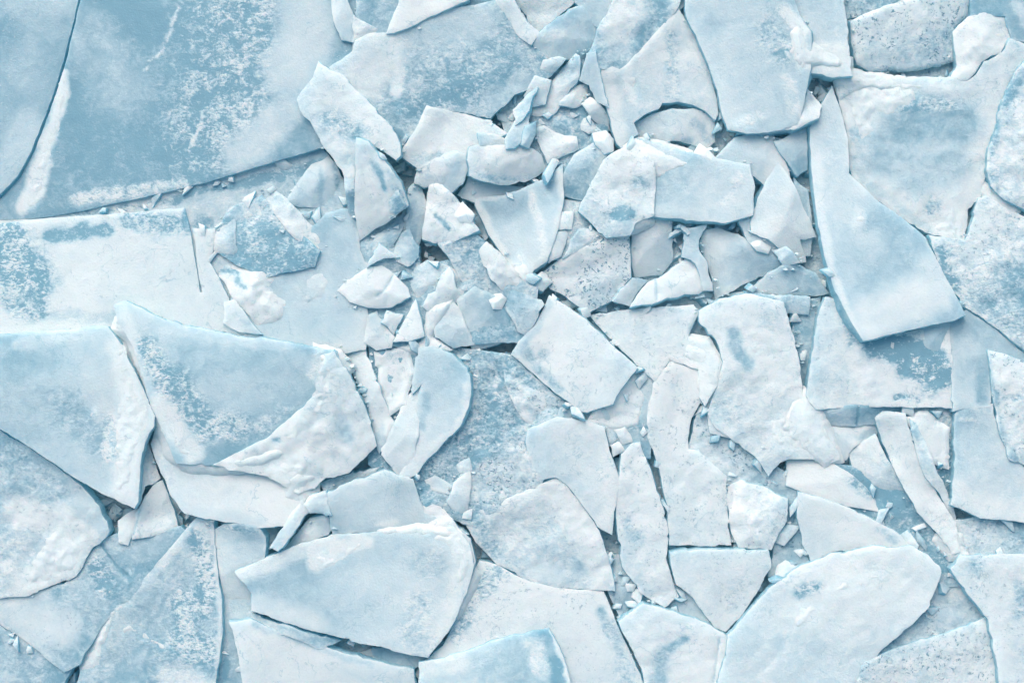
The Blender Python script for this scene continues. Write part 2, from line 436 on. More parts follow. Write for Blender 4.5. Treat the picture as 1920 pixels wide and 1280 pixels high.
S("400,1000 480,1000 480,1200 470,1420 395,1420 415,1180", "dim ice strip at the foot of the tall frosted blade", .3, .3, z=-.2, t=(0,0), s=[("425,1240 418,1270",8,.08,.3)])
S("1120,1030 1180,1040 1230,1120 1200,1180 1170,1180 1140,1110", "low dull blue shard between the pentagon slab and the tall white slab", .28, .3, z=-.22, t=(0,0), pit=.5)
S("1205,1140 1240,1085 1290,1110 1345,1180 1300,1180", "small blue slab under the tips of two white slabs at bottom centre", .35, .2, z=-.15, t=(0,0))
S("640,430 760,400 790,500 900,470 1010,540 1000,640 800,650 690,650 640,560", "dark blue ice at the bottom of the crushed heap in the middle", .22, .5, z=-.25, t=(0,0), r=.8, pit=.6)
S("930,190 1120,90 1150,290 1060,330 960,290", "dim rubble-strewn ice under the small splinters at top centre", .3, .6, z=-.2, t=(0,0), r=.9, pit=.5)
N_LOW = len(SLABS)
# --- top left
S("152,-190 760,-190 760,200 645,262 606,276 560,290 500,308 440,326 380,344 330,356 270,370 215,381 150,396 90,407 40,411 -60,415 -220,430 -220,490 2,372 38,332 64,285 87,225 107,170 124,115 137,60 151,0",
  "huge bare blue floe with frosted right half above the long curved crack", .17, .15, z=.10, t=(.015,-.01), r=.12, name=F_, rim=.05, j=.35,
  s=[("180,250 270,270 330,300",85,.13,.16), ("150,60 220,160",70,.32,.12), ("420,-60 410,60 400,170 380,260",95,.36,.6), ("470,20 470,120 450,220",60,.44,.7), ("560,-60 575,60 545,130",62,.62,.06),
     ("545,210 450,290",40,.55,.15), ("118,140 112,200 88,270 60,340 45,390",15,.95,.15), ("80,300 65,370",20,.93,.4), ("150,370 260,360 340,345",15,.72,.7), ("350,280 372,240 380,215",3,.8,.5), ("310,75 330,20",3,.75,.5), ("268,140 300,100 320,60",2.5,.6,.6)],
  p=[("119,136 128,150 126,190 118,235 104,285 88,345 72,395 42,402 48,360 66,310 92,240 105,180", .05, 9)])
S("-220,-190 152,-190 147,0 133,60 119,115 102,170 82,225 58,285 33,330 -4,368 -220,480", "plain pale floe in the top left corner left of the straight crack", .24, .06, z=.13, t=(-.02,0), r=.1, name=F_, rim=.05, j=.3,
  s=[("50,250 10,340",50,.48,.06), ("10,60",40,.14,.1)])
# --- left middle
S("-220,428 0,418 110,408 215,401 300,393 346,390 358,440 366,490 375,548 379,548 369,490 363,440 360,428 404,428 399,470 393,492 411,522 430,560 421,612 520,640 520,700 -220,720",
  "snowy floe at left with dark crackled pattern and a long slit crack", .82, .08, z=.10, t=(.0,.02), r=.15, name=F_, rim=.06, j=.6,
  s=[("-100,470 10,470 50,520",68,.36,.85), ("0,430 60,560",40,.42,.9), ("90,440 130,440 150,425",18,.2,.45), ("160,440 200,432",14,.25,.6), ("240,415 330,420",26,.5,.7), ("100,590 240,600",14,.65,.3), ("20,560 60,585",30,.5,.7), ("350,400 352,430",10,.2,.5)], pit=.25)  # stroke along the bottom paints the shade beside the higher floes
S("540,470 610,400 668,386 676,470 692,500 684,545 692,600 686,655 630,668 480,650 415,612 440,540", "smooth pale slab sloping beneath the white gem-shaped block", .52, .08, lift=.06, t=(-.06,.02), r=.1,
  s=[("640,430 640,480",28,.4,.05), ("520,600 640,600",40,.5,.05)])
S("430,390 490,366 600,470 590,500 500,520 440,495 405,470 405,430", "bubbly blue slab behind the snow lump at left centre", .3, .55, lift=.10, t=(.06,.04), r=.7, pit=.6, s=[("440,400 470,390",18,.6,.4), ("500,430",22,.18,.5), ("460,460 520,470",15,.45,.6)])
S("400,430 440,400 446,480 415,476 398,470", "small pale wedge beside the slit crack", .6, .3, lift=.06, t=(.1,0))
S("495,352 515,355 560,395 606,446 598,468 578,467 545,440 520,410 497,385", "diagonal bar of snowy ice left of the ribbed triangle", .85, .3, lift=.13, t=(.05,-.05), r=.7)
S("575,525 610,506 634,543 606,590 570,570", "thin pale corner piece left of the white gem-shaped block", .66, .1, lift=-.02, t=(.05,.05))
S("419,566 440,560 470,600 492,626 445,622 418,606", "little smooth wedge under the snow lump by the left floe", .68, .1, lift=.1, t=(.2,.1), name=C_)
S("392,492 405,478 440,482 480,500 520,515 545,540 562,598 540,612 490,623 465,590 440,565 425,535 408,518", "bright snow lump of a slab at left centre with a small blue cave", .93, .25, lift=.14, t=(.1,.14), r=.9, s=[("415,508 440,512 458,535",7,.25,.4), ("500,545 520,540",14,.55,.5)], facet=.25,
  p=[("400,482 440,484 485,505 520,545 552,596 490,618 470,560 440,520",.06,16)])
S("612,283 632,310 646,350 643,383 600,390 560,388 535,380 552,350 580,312", "triangular slab with vertical ribs below the end of the long crack", .6, .12, lift=.14, t=(.05,-.1), r=.3, j=.6, s=[("628,310 640,375",8,.35,.3), ("600,320 600,380",7,.4,.2)])
# --- upper centre
S("800,-190 980,-190 960,-20 920,12 850,30 800,10", "blue-grey slab peeping over the broad floe at the top edge", .28, .15, z=.0, t=(0,0), r=.2)
S("672,-190 770,-190 760,0 738,40 726,66 700,66 676,48 667,30", "grey-blue slab at the top edge right of a dark slit", .3, .25, z=-.02, t=(-.05,.05), r=.3)
S("1090,-190 1160,-190 1148,0 1140,30 1122,54 1106,40 1078,5", "plain blue slab between two snowy slabs at the top edge", .33, .08, z=-.05, t=(.0,.03), r=.15)
S("620,-190 652,-190 652,0 664,30 668,58 663,80 640,76 626,42 621,0", "narrow pale slab at the top edge left of a dark slit", .68, .1, lift=.14, t=(-.05,.1), r=.3)
S("650,20 668,34 700,50 722,64 690,84 660,92 664,60", "snowy shelf just above the left tip of the broad floe", .75, .3, lift=.08, r=.6)
S("1148,-190 1310,-190 1275,8 1255,40 1180,120 1166,140 1118,128 1100,108 1108,92 1121,52 1141,24 1149,0", "rough half-snowy slab behind the sail-shaped slab", .6, .35, z=.05, t=(-.1,.02), r=.9, s=[("1230,-20 1240,40 1200,90",26,.25,.35), ("1170,20 1150,60",25,.85,.3), ("1170,125 1150,118",10,.3,.3)])
S("665,76 690,63 740,61 780,45 838,21 868,12 905,5 925,0 940,-40 1000,60 1040,132 1037,141 1020,155 965,178 920,222 870,212 830,206 800,206 792,232 770,262 748,292 690,235 620,140 616,126 640,112 660,97",
  "broad frosted floe at top centre with rippled bluish surface", .5, .45, lift=.12, z=.2, t=(.02,-.03), r=.3, name=F_, sp=4.5,
  s=[("700,110 680,150 720,90",50,.82,.2), ("800,50 900,40",45,.5,.15), ("745,180 752,240",26,.25,.3), ("780,200 840,180 900,160",24,.28,.55), ("930,190 990,150",28,.45,.2), ("740,100 745,170",12,.85,.3), ("985,90 1000,130",16,.45,.4)],
  p=[("735,175 742,88 746,88 750,160 752,215 744,218",.05,6)])
S("770,-190 920,-190 880,0 846,14 815,28 780,46 738,63 724,64 735,35 748,4", "bright white wedge standing at the top edge above the broad floe", .92, .08, lift=.15, t=(.08,.12), r=.3)
S("920,-190 960,-190 965,0 976,20 989,42 1013,62 996,86 974,70 945,30 925,4", "thin white strip along the right shoulder of the broad floe", .9, .15, lift=.06, t=(.1,0), r=.4)
S("958,-190 1090,-190 1082,2 1066,16 1036,40 1012,62 990,46 987,30 962,3", "rough snowy slab at the top edge above the rounded shaded slab", .78, .35, lift=.1, t=(-.05,-.1), r=.8, pit=.3)
S("1011,60 1036,42 1062,24 1080,12 1094,11 1110,34 1120,53 1116,80 1106,100 1092,112 1070,112 1048,110 1030,112 1014,100 998,84", "rounded slab with shaded right side at top centre", .5, .1, lift=.12, t=(-.22,-.05), r=.2, s=[("1020,72 1050,60",12,.8,.3), ("1105,70 1090,100",18,.32,.1)])  # strokes paint the bright left and the shade on the right into the colour
S("597,115 614,128 640,140 690,190 735,238 750,268 752,292 742,300 705,276 668,256 664,330 652,364 640,320 610,280 590,245 563,206 556,186 575,160 588,140", "white spur jutting left from the broad floe at top centre", .84, .2, lift=0.26, t=(.1,.1), r=.5, s=[("620,225 670,250",30,.45,.55), ("650,300",18,.45,.2)])
S("1583,38 1640,20 1700,0 1790,-190 1580,-190", "rubble-covered blue slab at the top edge above the rounded block", .35, .55, z=-.05, r=.9, pit=1.)
S("1486,-190 1580,-190 1583,0 1590,60 1598,142 1560,146 1517,136 1518,60 1490,15", "slab with blue top and snowy foot beside the rounded block", .38, .1, z=.15, t=(0,.05), r=.3, s=[("1530,110 1590,110",34,.9,.3), ("1570,60",12,.6,.2)])
S("1810,-190 2080,-190 2080,100 1925,80 1895,74 1885,30 1850,30 1820,30", "dark blue slab in the top right corner", .14, .2, z=-.1, t=(0,0), r=.3, s=[("1905,10 1920,40",12,.5,.2), ("1850,0",18,.3,.2)], name=F_)
# --- right side, low to high
S("1740,440 1810,450 1835,372 1850,366 1882,388 1920,407 2080,480 2080,780 1920,655 1862,611 1808,575 1770,525", "wide mottled floe at the right edge below the short diagonal crack", .66, .55, z=.1, t=(.03,.02), r=.7, pit=.55, name=F_,
  s=[("1905,520 1930,560 1990,600",42,.3,.4), ("1850,560 1920,620",25,.45,.5), ("1760,480 1780,540",22,.4,.7), ("1840,420",30,.8,.15), ("1820,470",25,.75,.3)])
S("1780,600 1812,580 1860,612 1920,662 2080,790 2080,900 1860,670 1857,762 1786,772", "smooth grey-blue slab under the right edge of the long tilted floe", .46, .06, z=.05, t=(-.05,.05), r=.1, s=[("1845,680 1845,750",16,.3,.1), ("1810,650",30,.5,.1)])
S("1548,556 1566,560 1592,600 1620,636 1780,606 1786,690 1786,765 1690,762 1600,762 1530,768 1512,742 1520,680 1532,600", "snowy slab with a dark rippled blue patch below the long tilted floe", .82, .22, z=.12, t=(0,.03), r=.5, pit=.35,
  s=[("1640,645 1700,655 1760,690",34,.16,.85), ("1700,690 1770,705",26,.3,.9), ("1680,745 1720,752",9,.3,.7), ("1580,600 1600,640",16,.5,.6), ("1740,730",22,.55,.7)])
S("1700,622 1782,600 1781,640 1782,684 1740,655", "small flat bluish triangle touching the foot of the long tilted floe", .42, .05, lift=.07, t=(0,0), r=.1)
S("1528,770 1600,758 1690,754 1698,774 1655,778 1642,796 1600,800 1550,797", "recessed blue-grey beam above the two white log slabs", .3, .2, lift=.06, t=(0,-.15), r=.3, g=[("1610,762 1606,798",1.5)])
S("1540,797 1600,799 1642,794 1646,812 1600,840 1588,862 1565,866 1555,830", "pale step-like slab below the recessed beam", .66, .15, lift=.09, t=(-.05,.1), s=[("1610,820 1640,805",10,.4,.2)])
S("1588,846 1642,814 1654,840 1690,900 1725,962 1700,966 1664,928 1600,880", "light wedge left of the white log of ice", .66, .25, lift=.12, t=(.05,-.1), r=.4)
S("1475,858 1530,860 1562,868 1590,884 1640,922 1690,965 1640,958 1560,942 1474,910", "flat white slab with a sharp lower edge left of the dark mottled ice", .9, .08, lift=.16, t=(-.1,0), r=.2, j=.5, s=[("1600,900 1650,935",16,.5,.6)])
S("1790,776 1806,758 1862,757 1872,800 1892,848 1925,882 2080,905 2080,1010 1920,980 1840,971 1783,946 1788,870", "smooth pale slab right of the long dark vertical crack", .6, .12, lift=.1, z=.18, t=(0,.03), r=.2, name=F_, s=[("1810,775 1855,770",9,.45,.3), ("1800,920 1850,950 1950,960",26,.85,.2), ("1800,785 1830,785",4,.85,.3)])
S("1851,655 1870,660 1922,680 2080,730 2080,920 1922,872 1892,862 1872,800 1858,720", "thick snowy block with dark flecks at the right edge", .8, .4, lift=.2, t=(.1,0), r=.9, pit=.8, name=F_, s=[("1856,670 1866,740 1880,810 1900,860",6,.4,.3), ("1880,745 1920,740",7,.4,.6)])
S("1640,782 1655,771 1698,774 1704,800 1722,850 1760,930 1792,980 1801,1034 1786,1039 1758,1000 1720,960 1682,892 1655,830", "long white log of ice lying diagonally at right", .9, .15, lift=.2, t=(.05,.02), r=.5, s=[("1646,790 1656,830",5,.4,.3)])
S("1706,784 1718,792 1738,832 1776,922 1792,968 1797,1000 1762,925 1730,885 1712,820", "thinner snowy log lying against the long white log", .75, .35, lift=.16, t=(.1,0), r=.7, pit=.3)
S("1518,240 1560,160 1576,205 1590,260 1592,325 1640,372 1700,415 1735,445 1748,470 1776,525 1811,590 1790,601 1700,620 1618,639 1590,592 1565,545 1546,480 1531,400 1522,320", "long smooth tilted floe with a pointed foot at right", .5, .07, lift=0.28, z=.3, t=(-.02,.08), r=.15, name=F_, j=.5, fl=3,
  s=[("1555,260 1560,330",22,.66,.2), ("1532,300 1540,400 1560,500 1600,610",9,.82,.15), ("1640,400 1690,430",34,.34,.1), ("1720,560 1640,600",55,.82,.05), ("1745,500 1770,560",22,.72,.05), ("1612,405 1605,420",14,.72,.1)],  # bluer stroke below the large upper right floe paints its soft shadow
  p=[("1597,408 1612,396 1628,402 1626,416 1608,424 1600,434 1594,424",.04,7)])
S("1565,150 1600,132 1650,142 1700,145 1780,144 1815,150 1830,140 1845,115 1880,97 1893,72 1925,85 2080,70 2080,105 1925,112 1905,131 1886,175 1869,215 1866,245 1853,275 1850,330 1838,372 1815,392 1812,450 1780,449 1735,436 1690,408 1640,372 1600,342 1592,310 1590,260 1577,205",
  "large floe at upper right with snowy rim and smooth blue middle", .84, .15, lift=0.42, t=(.02,-.03), r=.5, name=F_, pit=.25,
  s=[("1680,250 1740,220 1800,230",55,.3,.15), ("1640,290 1720,330 1780,310",52,.42,.12), ("1690,200 1790,195",12,.45,.6), ("1600,300 1620,340 1700,400 1740,432",12,.6,.15), ("1750,390",22,.5,.7), ("1600,250 1625,290",14,.5,.3)],
  p=[("1575,160 1640,150 1720,160 1730,190 1680,215 1640,228 1645,262 1615,270 1590,240",.10,18), ("1712,350 1720,396 1706,404 1690,392",.06,10), ("1790,345 1797,400 1806,448 1752,438 1744,425 1770,402",.10,14)])
S("1905,133 1925,112 2080,105 2080,450 1920,392 1880,372 1858,350 1850,320 1853,278 1868,245 1870,215 1886,172", "rough rubbly snow block at the right edge near the top", .74, .5, lift=.0, z=.2, t=(.05,0), r=1.1, pit=.5, name=F_, s=[("1885,190 1905,160",22,.25,.4), ("1862,290 1870,230",9,.35,.5), ("1865,330",14,.55,.6)])
S("1594,40 1618,27 1680,6 1720,-6 1770,-60 1812,-60 1818,-5 1815,30 1790,52 1795,80 1789,114 1760,126 1700,134 1640,136 1606,122 1598,90", "rounded block with dirt flecks near the top right corner", .74, .3, lift=.16, t=(-.06,-.1), r=.6, pit=.9, th=.4, bev=.05, s=[("1610,60 1615,115",10,.85,.2), ("1700,100 1780,70",24,.5,.4)])
S("1816,30 1850,8 1882,3 1892,30 1894,70 1876,100 1841,116 1826,140 1812,151 1779,150 1794,125 1789,90 1786,60", "knobbly white snow block right of the rounded block", .93, .15, lift=.14, t=(-.1,.05), r=1.1)
# --- sail and its neighbours
S("1340,296 1376,258 1412,249 1452,255 1471,300 1482,335 1440,352 1415,332", "pale slab under the foot of the tall floe at upper right", .62, .1, z=.05, t=(0,0), r=.2)
S("1450,266 1512,240 1514,318 1494,332 1474,300", "small grey-blue slab beside the deep vertical gap", .4, .1, z=.0, t=(-.05,0), r=.2)
S("1488,332 1516,356 1524,440 1520,480 1500,480 1490,400", "narrow blue slab on the left wall of the deep vertical gap", .36, .2, z=-.15, t=(0,0))
S("1188,232 1225,213 1262,204 1300,204 1326,214 1341,228 1341,266 1326,281 1308,275 1290,270 1225,262 1196,256", "arched slab tucked beneath the sail-shaped slab", .84, .15, lift=.1, t=(.0,-.1), r=.3, s=[("1305,230 1330,270",12,.55,.3), ("1290,262",10,.5,.3)])
S("1272,16 1292,48 1312,90 1332,140 1344,185 1347,215 1341,226 1322,208 1300,197 1270,191 1242,193 1236,204 1210,214 1188,230 1197,252 1180,262 1165,278 1157,270 1148,245 1138,205 1125,155 1117,112 1140,122 1162,130 1178,118 1225,65", "sail-shaped triangular slab with a hooked left horn", .64, .2, lift=0.3, t=(-.05,.03), r=.3, name=F_, j=.5,
  s=[("1262,70 1260,130 1262,190",14,.62,.6), ("1130,130 1150,200 1165,260",18,.85,.1), ("1180,130 1175,160 1190,190",9,.92,.4), ("1200,200 1230,200",10,.75,.3)],
  p=[("1164,132 1184,128 1204,140 1200,166 1208,190 1188,192 1178,168 1162,152",.05,9)])
S("1268,-190 1482,-190 1490,0 1500,30 1521,60 1521,130 1513,165 1506,200 1496,236 1440,249 1400,251 1365,244 1354,215 1345,170 1331,130 1311,82 1286,30", "tall smooth floe with a snowy right edge right of the sail-shaped slab", .52, .1, lift=0.3, z=.32, t=(.05,-.02), r=.2, name=F_, j=.5, fl=3,
  s=[("1440,60 1470,100",30,.55,.6), ("1470,20 1500,60 1510,120",16,.9,.45), ("1290,20 1330,110 1350,190",14,.6,.1), ("1480,150 1490,210",16,.72,.4), ("1380,235 1420,220",12,.8,.4), ("1340,40",30,.46,.08)],
  p=[("1478,20 1500,40 1516,80 1520,125 1500,140 1486,110 1468,96 1482,70",.07,10), ("1366,226 1400,215 1424,226 1420,244 1380,243",.04,8)])
S("1513,162 1541,198 1536,222 1500,239 1440,251 1380,250 1496,232 1507,196", "slanting broken lip at the foot of the tall floe", .66, .25, lift=-.12, t=(.1,.2), r=.4)
# --- crushed heap in the centre
S("1055,330 1065,308 1076,290 1110,270 1132,250 1148,275 1132,300 1112,345 1096,378 1075,372 1058,368", "grey-blue slab standing right of the small white snow chunk", .48, .25, z=.05, t=(-.15,.05), r=.4, s=[("1110,290 1090,350",12,.35,.3)])
S("1040,372 1096,378 1086,400 1140,450 1110,470 1050,490 1020,480", "speckled broken slab under the point of the kite-shaped slab", .6, .5, z=-.02, t=(0,0), r=.8, pit=.5)
S("1195,258 1240,268 1290,286 1350,298 1406,309 1416,350 1411,404 1360,419 1300,413 1226,406 1190,416 1200,330", "wide glassy slab right of centre with a straight lower edge", .5, .12, lift=.12, z=.18, t=(.02,.06), r=.25, name=F_, j=.6,
  s=[("1385,330 1370,370 1340,385",9,.82,.5), ("1210,290 1260,290",28,.7,.3), ("1240,395 1390,400",12,.62,.1)])
S("1084,396 1105,350 1131,300 1150,286 1170,276 1200,268 1226,300 1229,335 1226,404 1192,418 1181,442 1136,447 1110,420", "crumpled snowy slab left of the wide glassy slab", .78, .35, lift=.1, t=(.0,-.08), r=.9, pit=.4, s=[("1180,400 1150,400",14,.35,.6), ("1200,340",20,.5,.5), ("1210,380 1200,410",10,.75,.1)])
S("1184,432 1201,412 1236,407 1260,414 1261,450 1261,492 1240,516 1190,521 1182,490", "square pale slab with a shaded lower half", .72, .12, lift=.1, t=(.02,-.16), r=.3, s=[("1230,430 1250,425",14,.85,.4)])
S("1284,427 1326,421 1312,446 1310,466 1326,492 1338,545 1318,545 1304,495 1278,482", "narrow leaning slab right of the rubble-filled slot", .58, .1, z=.05, t=(.05,0), r=.2)
S("1382,410 1412,405 1450,440 1480,500 1440,500 1400,450", "thin shadowed slab behind the fan-shaped slab", .5, .15, z=.05, t=(0,0))
S("1310,462 1316,432 1346,426 1362,432 1400,448 1450,478 1472,492 1440,512 1400,530 1342,562 1335,530 1325,492", "fan-shaped slab with a folded pale left face", .56, .12, lift=.15, t=(.06,-.04), r=.3, s=[("1320,445 1350,440 1340,480",16,.78,.08), ("1342,560 1400,528",4,.85,.2)])
S("1456,300 1478,328 1500,370 1531,444 1510,450 1500,449 1512,492 1495,494 1476,478 1440,448 1410,437 1407,420 1420,372 1440,330", "white arrowhead slab left of the deep vertical gap", .82, .08, lift=.16, t=(.08,.0), r=.25, j=.6, s=[("1425,400 1440,360",14,.7,.08)])
S("1408,440 1436,446 1448,460 1440,476 1418,470 1406,455", "rounded white lump under the arrowhead slab", .9, .15, lift=.02, facet=.4, name=C_)
S("1358,552 1400,545 1440,512 1472,494 1495,495 1530,512 1556,550 1530,556 1480,556 1430,552 1395,560", "low pale slab pointing right toward the long tilted floe", .55, .15, lift=.08, t=(0,-.1), r=.3)
S("1395,545 1440,552 1520,556 1516,590 1500,588 1440,590 1410,566", "blue-shaded slab under the low pale slab", .4, .3, z=.02, t=(0,0), r=.4, s=[("1420,562 1450,570",10,.15,.4)])
S("1310,582 1350,560 1400,550 1470,566 1480,600 1490,640 1501,690 1505,742 1530,766 1545,800 1562,830 1576,860 1552,870 1532,862 1480,860 1462,868 1441,892 1425,868 1392,838 1340,800 1326,772 1345,720 1356,680 1344,640 1310,602", "large snow-covered slab with crumbly surface right of centre", .82, .3, lift=.02, z=.06, t=(.0,.02), r=.7, name=F_,
  s=[("1372,625 1385,660 1400,680",15,.3,.2), ("1380,770 1340,750",30,.62,.4), ("1440,600",26,.72,.4)],
  p=[("1400,655 1420,640 1436,645 1430,662 1412,672",.05,8), ("1430,800 1480,740 1530,770 1556,830 1560,860 1500,856 1450,850",.07,22)])
S("1326,773 1360,790 1395,800 1428,832 1406,834 1370,822 1330,812", "smooth ledge along the lower left side of the large snow-covered slab", .56, .12, lift=.03, t=(0,.1), r=.2)
S("1104,591 1150,584 1200,578 1300,571 1311,584 1300,608 1291,630 1330,640 1352,680 1346,722 1322,762 1311,745 1309,692 1256,676 1228,716 1196,686 1135,626", "white bridging slab with an upturned upper edge right of the dark diagonal crack", .86, .15, lift=.14, t=(.05,.06), r=.4, pit=.35, j=.6, g=[("1309,595 1291,628",2.0), ("1335,600 1350,650 1354,690",1.6)], s=[("1140,600 1220,590",12,.8,.3), ("1270,640 1330,680",22,.74,.1)])
S("1258,676 1312,691 1317,750 1296,785 1291,842 1311,845 1340,872 1362,892 1364,960 1371,1021 1310,1024 1255,1022 1251,960 1241,900 1226,845 1214,820 1213,785 1219,745 1226,716 1240,694", "tall white slab like a boot right of the low blue hollow", .88, .15, lift=.14, t=(.0,.03), r=.5, pit=.45, s=[("1270,720 1290,760",20,.75,.4), ("1300,700 1312,750",7,.97,.2), ("1230,780 1230,820",10,.75,.1)])
S("1030,553 1056,570 1098,598 1141,640 1170,665 1196,690 1182,706 1156,742 1150,757 1100,773 1084,770 1058,748 1040,736 1000,700 958,664 972,640 1002,610 1020,576", "white curved shield-like slab at the centre right with a bluish left rim", .86, .1, lift=0.22, t=(.04,.05), r=.35, name=F_, pit=.3, j=.6,
  s=[("1022,570 990,625 970,655",16,.5,.1), ("985,655 1010,690 1050,735",14,.42,.4), ("1020,665",16,.5,.4), ("1100,740 1090,765",14,.7,.1)])
S("965,682 985,690 1030,735 1066,768 1036,790 1000,802 975,780 946,720 945,690", "crumbly snow slab between the crusted ice and the shield-like slab", .66, .5, lift=.06, t=(.05,.05), r=.9, pit=.7)
S("990,805 1045,781 1086,787 1135,800 1142,840 1156,880 1163,900 1158,926 1151,960 1148,1002 1120,986 1095,950 1060,906 1043,894 1015,900 998,880 985,830", "smooth white slab above the pentagon slab", .72, .1, lift=.13, t=(.08,-.04), r=.3, j=.7, s=[("1140,860 1150,930 1130,980",16,.92,.35), ("1010,880 1080,920",22,.5,.05)])
S("1082,787 1120,787 1172,803 1160,822 1144,836 1135,800", "small speckled shard at the upper right corner of the smooth white slab", .72, .4, lift=.05, r=.7, pit=.4)
S("1144,834 1160,826 1172,844 1150,856", "tiny pale chip in the dark cleft left of the narrow speckled pillar", .7, .1, z=-.05, name=C_, facet=.3)
S("1165,852 1184,831 1200,828 1216,870 1236,930 1251,980 1252,1060 1262,1090 1273,1118 1246,1139 1200,1111 1166,1062 1156,980 1155,940 1162,892", "narrow speckled white pillar-shaped slab", .85, .25, lift=.12, t=(-.04,.05), r=.7, pit=.5, s=[("1180,980 1195,1010",14,.5,.4), ("1185,880",10,.7,.3)])
S("1364,911 1390,899 1440,915 1478,934 1475,975 1460,1000 1446,1031 1385,1026 1371,1000 1362,940", "knobbly white block right of the boot-shaped slab", .84, .35, lift=.1, z=.1, t=(.1,-.05), r=1.1, pit=.5)
S("1256,1036 1310,1030 1380,1030 1441,1031 1446,1060 1426,1100 1386,1160 1360,1184 1340,1176 1300,1120 1268,1095 1258,1060", "shield-shaped white slab below the boot-shaped slab", .84, .2, lift=.1, z=.12, t=(0,-.06), r=.4, pit=.4, s=[("1390,1090 1370,1130",20,.8,.5)])
S("1497,922 1520,928 1560,940 1620,965 1690,1004 1705,1026 1640,1026 1560,1034 1520,1052 1504,1020 1494,970", "white wing-shaped slab above the big pale floe at bottom right", .86, .1, lift=.1, z=.08, t=(-.05,-.06), r=.25, s=[("1650,990 1680,1010",12,.6,.4)])
S("1452,1082 1456,1060 1472,1048 1490,1060 1512,1056 1490,1075 1462,1092", "small faceted chunk in the blue cleft left of the big pale floe", .68, .15, z=-.02, facet=.3, name=C_)
# --- heap centre: blocks
S("800,197 840,207 900,222 935,238 952,250 922,265 880,275 876,302 850,320 820,302 785,318 750,292 765,262 785,232", "white slab with shaded lower corner below the broad floe", .84, .15, lift=.16, t=(.02,.06), r=.5, s=[("780,300 830,300",16,.55,.4), ("930,250 890,262",12,.65,.2)])  # bluer stroke at lower left is painted shade
S("895,250 926,250 958,268 946,278 900,272", "small pale flake above the loaf-shaped white block", .66, .15, lift=.06, name=C_)
S("645,312 667,270 672,330 672,460 660,405 652,395 646,350", "thin blue-grey flank left of the upright white slab", .42, .2, lift=.02, t=(0,0), r=.3)
S("668,258 690,265 720,300 752,342 766,385 745,402 722,420 702,430 674,452 665,400 666,330", "upright white slab with a blue hollow left of the heap", .95, .1, lift=0.22, t=(.15,.12), r=.6, j=.7, s=[("700,310 712,325 722,355",10,.18,.2), ("745,350 755,380",9,.5,.6), ("730,320 750,330",10,.6,.4)])
S("765,352 785,340 800,378 796,430 786,462 772,470 760,425", "narrow dull blue blade left of the notched white block", .44, .2, z=.1, t=(-.2,0), r=.3)
S("780,322 800,305 830,290 856,283 874,290 878,312 868,345 842,366 815,345 795,352 776,345", "rounded pale boulder of ice above the notched white block", .76, .15, lift=.12, t=(-.1,-.1), r=.5, facet=.15, s=[("855,320 850,350",14,.45,.1), ("800,330",12,.62,.4)])  # shade on the right side painted in with a bluer stroke
S("858,366 880,328 906,336 945,346 985,350 960,372 890,380", "pale slab between the loaf-shaped block and the kite-shaped slab", .66, .1, lift=.1, t=(-.1,-.05), r=.2)
S("880,276 902,270 945,272 976,270 1000,280 1016,292 1024,320 1004,332 985,342 940,347 905,340 880,330 877,300", "loaf-shaped white block above the kite-shaped slab", .92, .2, lift=.13, t=(0,.02), r=.8, pit=.3, s=[("900,334 960,340 1000,332",7,.5,.5)])
S("945,262 985,198 996,212 984,262 964,278 948,280", "slim bluish splinter beside the right end of the broad floe", .45, .2, lift=.08, t=(.2,0), name=C_)
S("985,236 1006,228 1004,252 992,278 978,272", "small dark blue chip left of the snow-white chunk", .42, .2, lift=.1, name=C_, facet=.3)
S("1100,100 1117,95 1128,150 1141,202 1120,192 1104,160 1086,152", "thin translucent splinter left of the sail-shaped slab", .5, .15, lift=.1, t=(.2,0), name=C_)
S("1018,112 1048,106 1062,110 1050,126 1030,142 1012,130", "small rounded chip under the rounded shaded slab", .58, .15, lift=.1, name=C_, facet=.2)
S("1080,100 1088,105 1086,146 1070,166 1050,200 1038,216 1005,219 991,213 1010,190 1036,150", "tall pointed splinter like a spire at top centre", .72, .3, lift=.2, t=(.3,-.1), r=.6, facet=.25, name=C_, s=[("1032,175 1030,200",9,.95,.1)])
S("1050,190 1080,161 1103,156 1100,195 1080,203 1048,197", "small grey-white wedge right of the spire-like splinter", .74, .2, lift=.12, t=(-.1,.2), facet=.2, name=C_)
S("1090,195 1106,182 1126,196 1141,216 1146,246 1124,236 1110,224", "white oblong chip beside the horn of the sail-shaped slab", .84, .1, lift=.12, facet=.35, name=C_)
S("1085,206 1110,225 1121,246 1104,252 1084,240", "frosty chip between the snow-white chunk and the oblong chip", .72, .4, lift=.06, facet=.3, name=C_)
S("1004,240 1020,235 1046,250 1082,256 1086,280 1062,290 1040,302 1028,306 1012,276", "snow-white crumbly chunk in the heap at top centre", .98, .2, lift=.16, r=1.1, facet=.2, name=C_, pit=.3)
S("1040,402 1060,396 1076,396 1071,430 1045,432", "small square white chip right of the kite-shaped slab", .9, .15, lift=.12, facet=.15, name=C_)
S("1032,435 1066,434 1052,480 1028,494 1024,470", "white chip wedged under the right point of the kite-shaped slab", .88, .2, lift=.12, facet=.2, name=C_)
S("1076,440 1086,428 1112,430 1134,446 1098,462 1054,486", "frosty triangular chip above the dotted white slab", .74, .4, lift=.08, r=.8, name=C_)
S("1015,512 1050,486 1100,461 1131,446 1180,441 1182,480 1183,521 1150,561 1100,589 1060,556 1032,542", "white slab peppered with dark dots right of centre", .84, .3, lift=.14, t=(.03,-.04), r=.7, pit=1.0, j=.7)
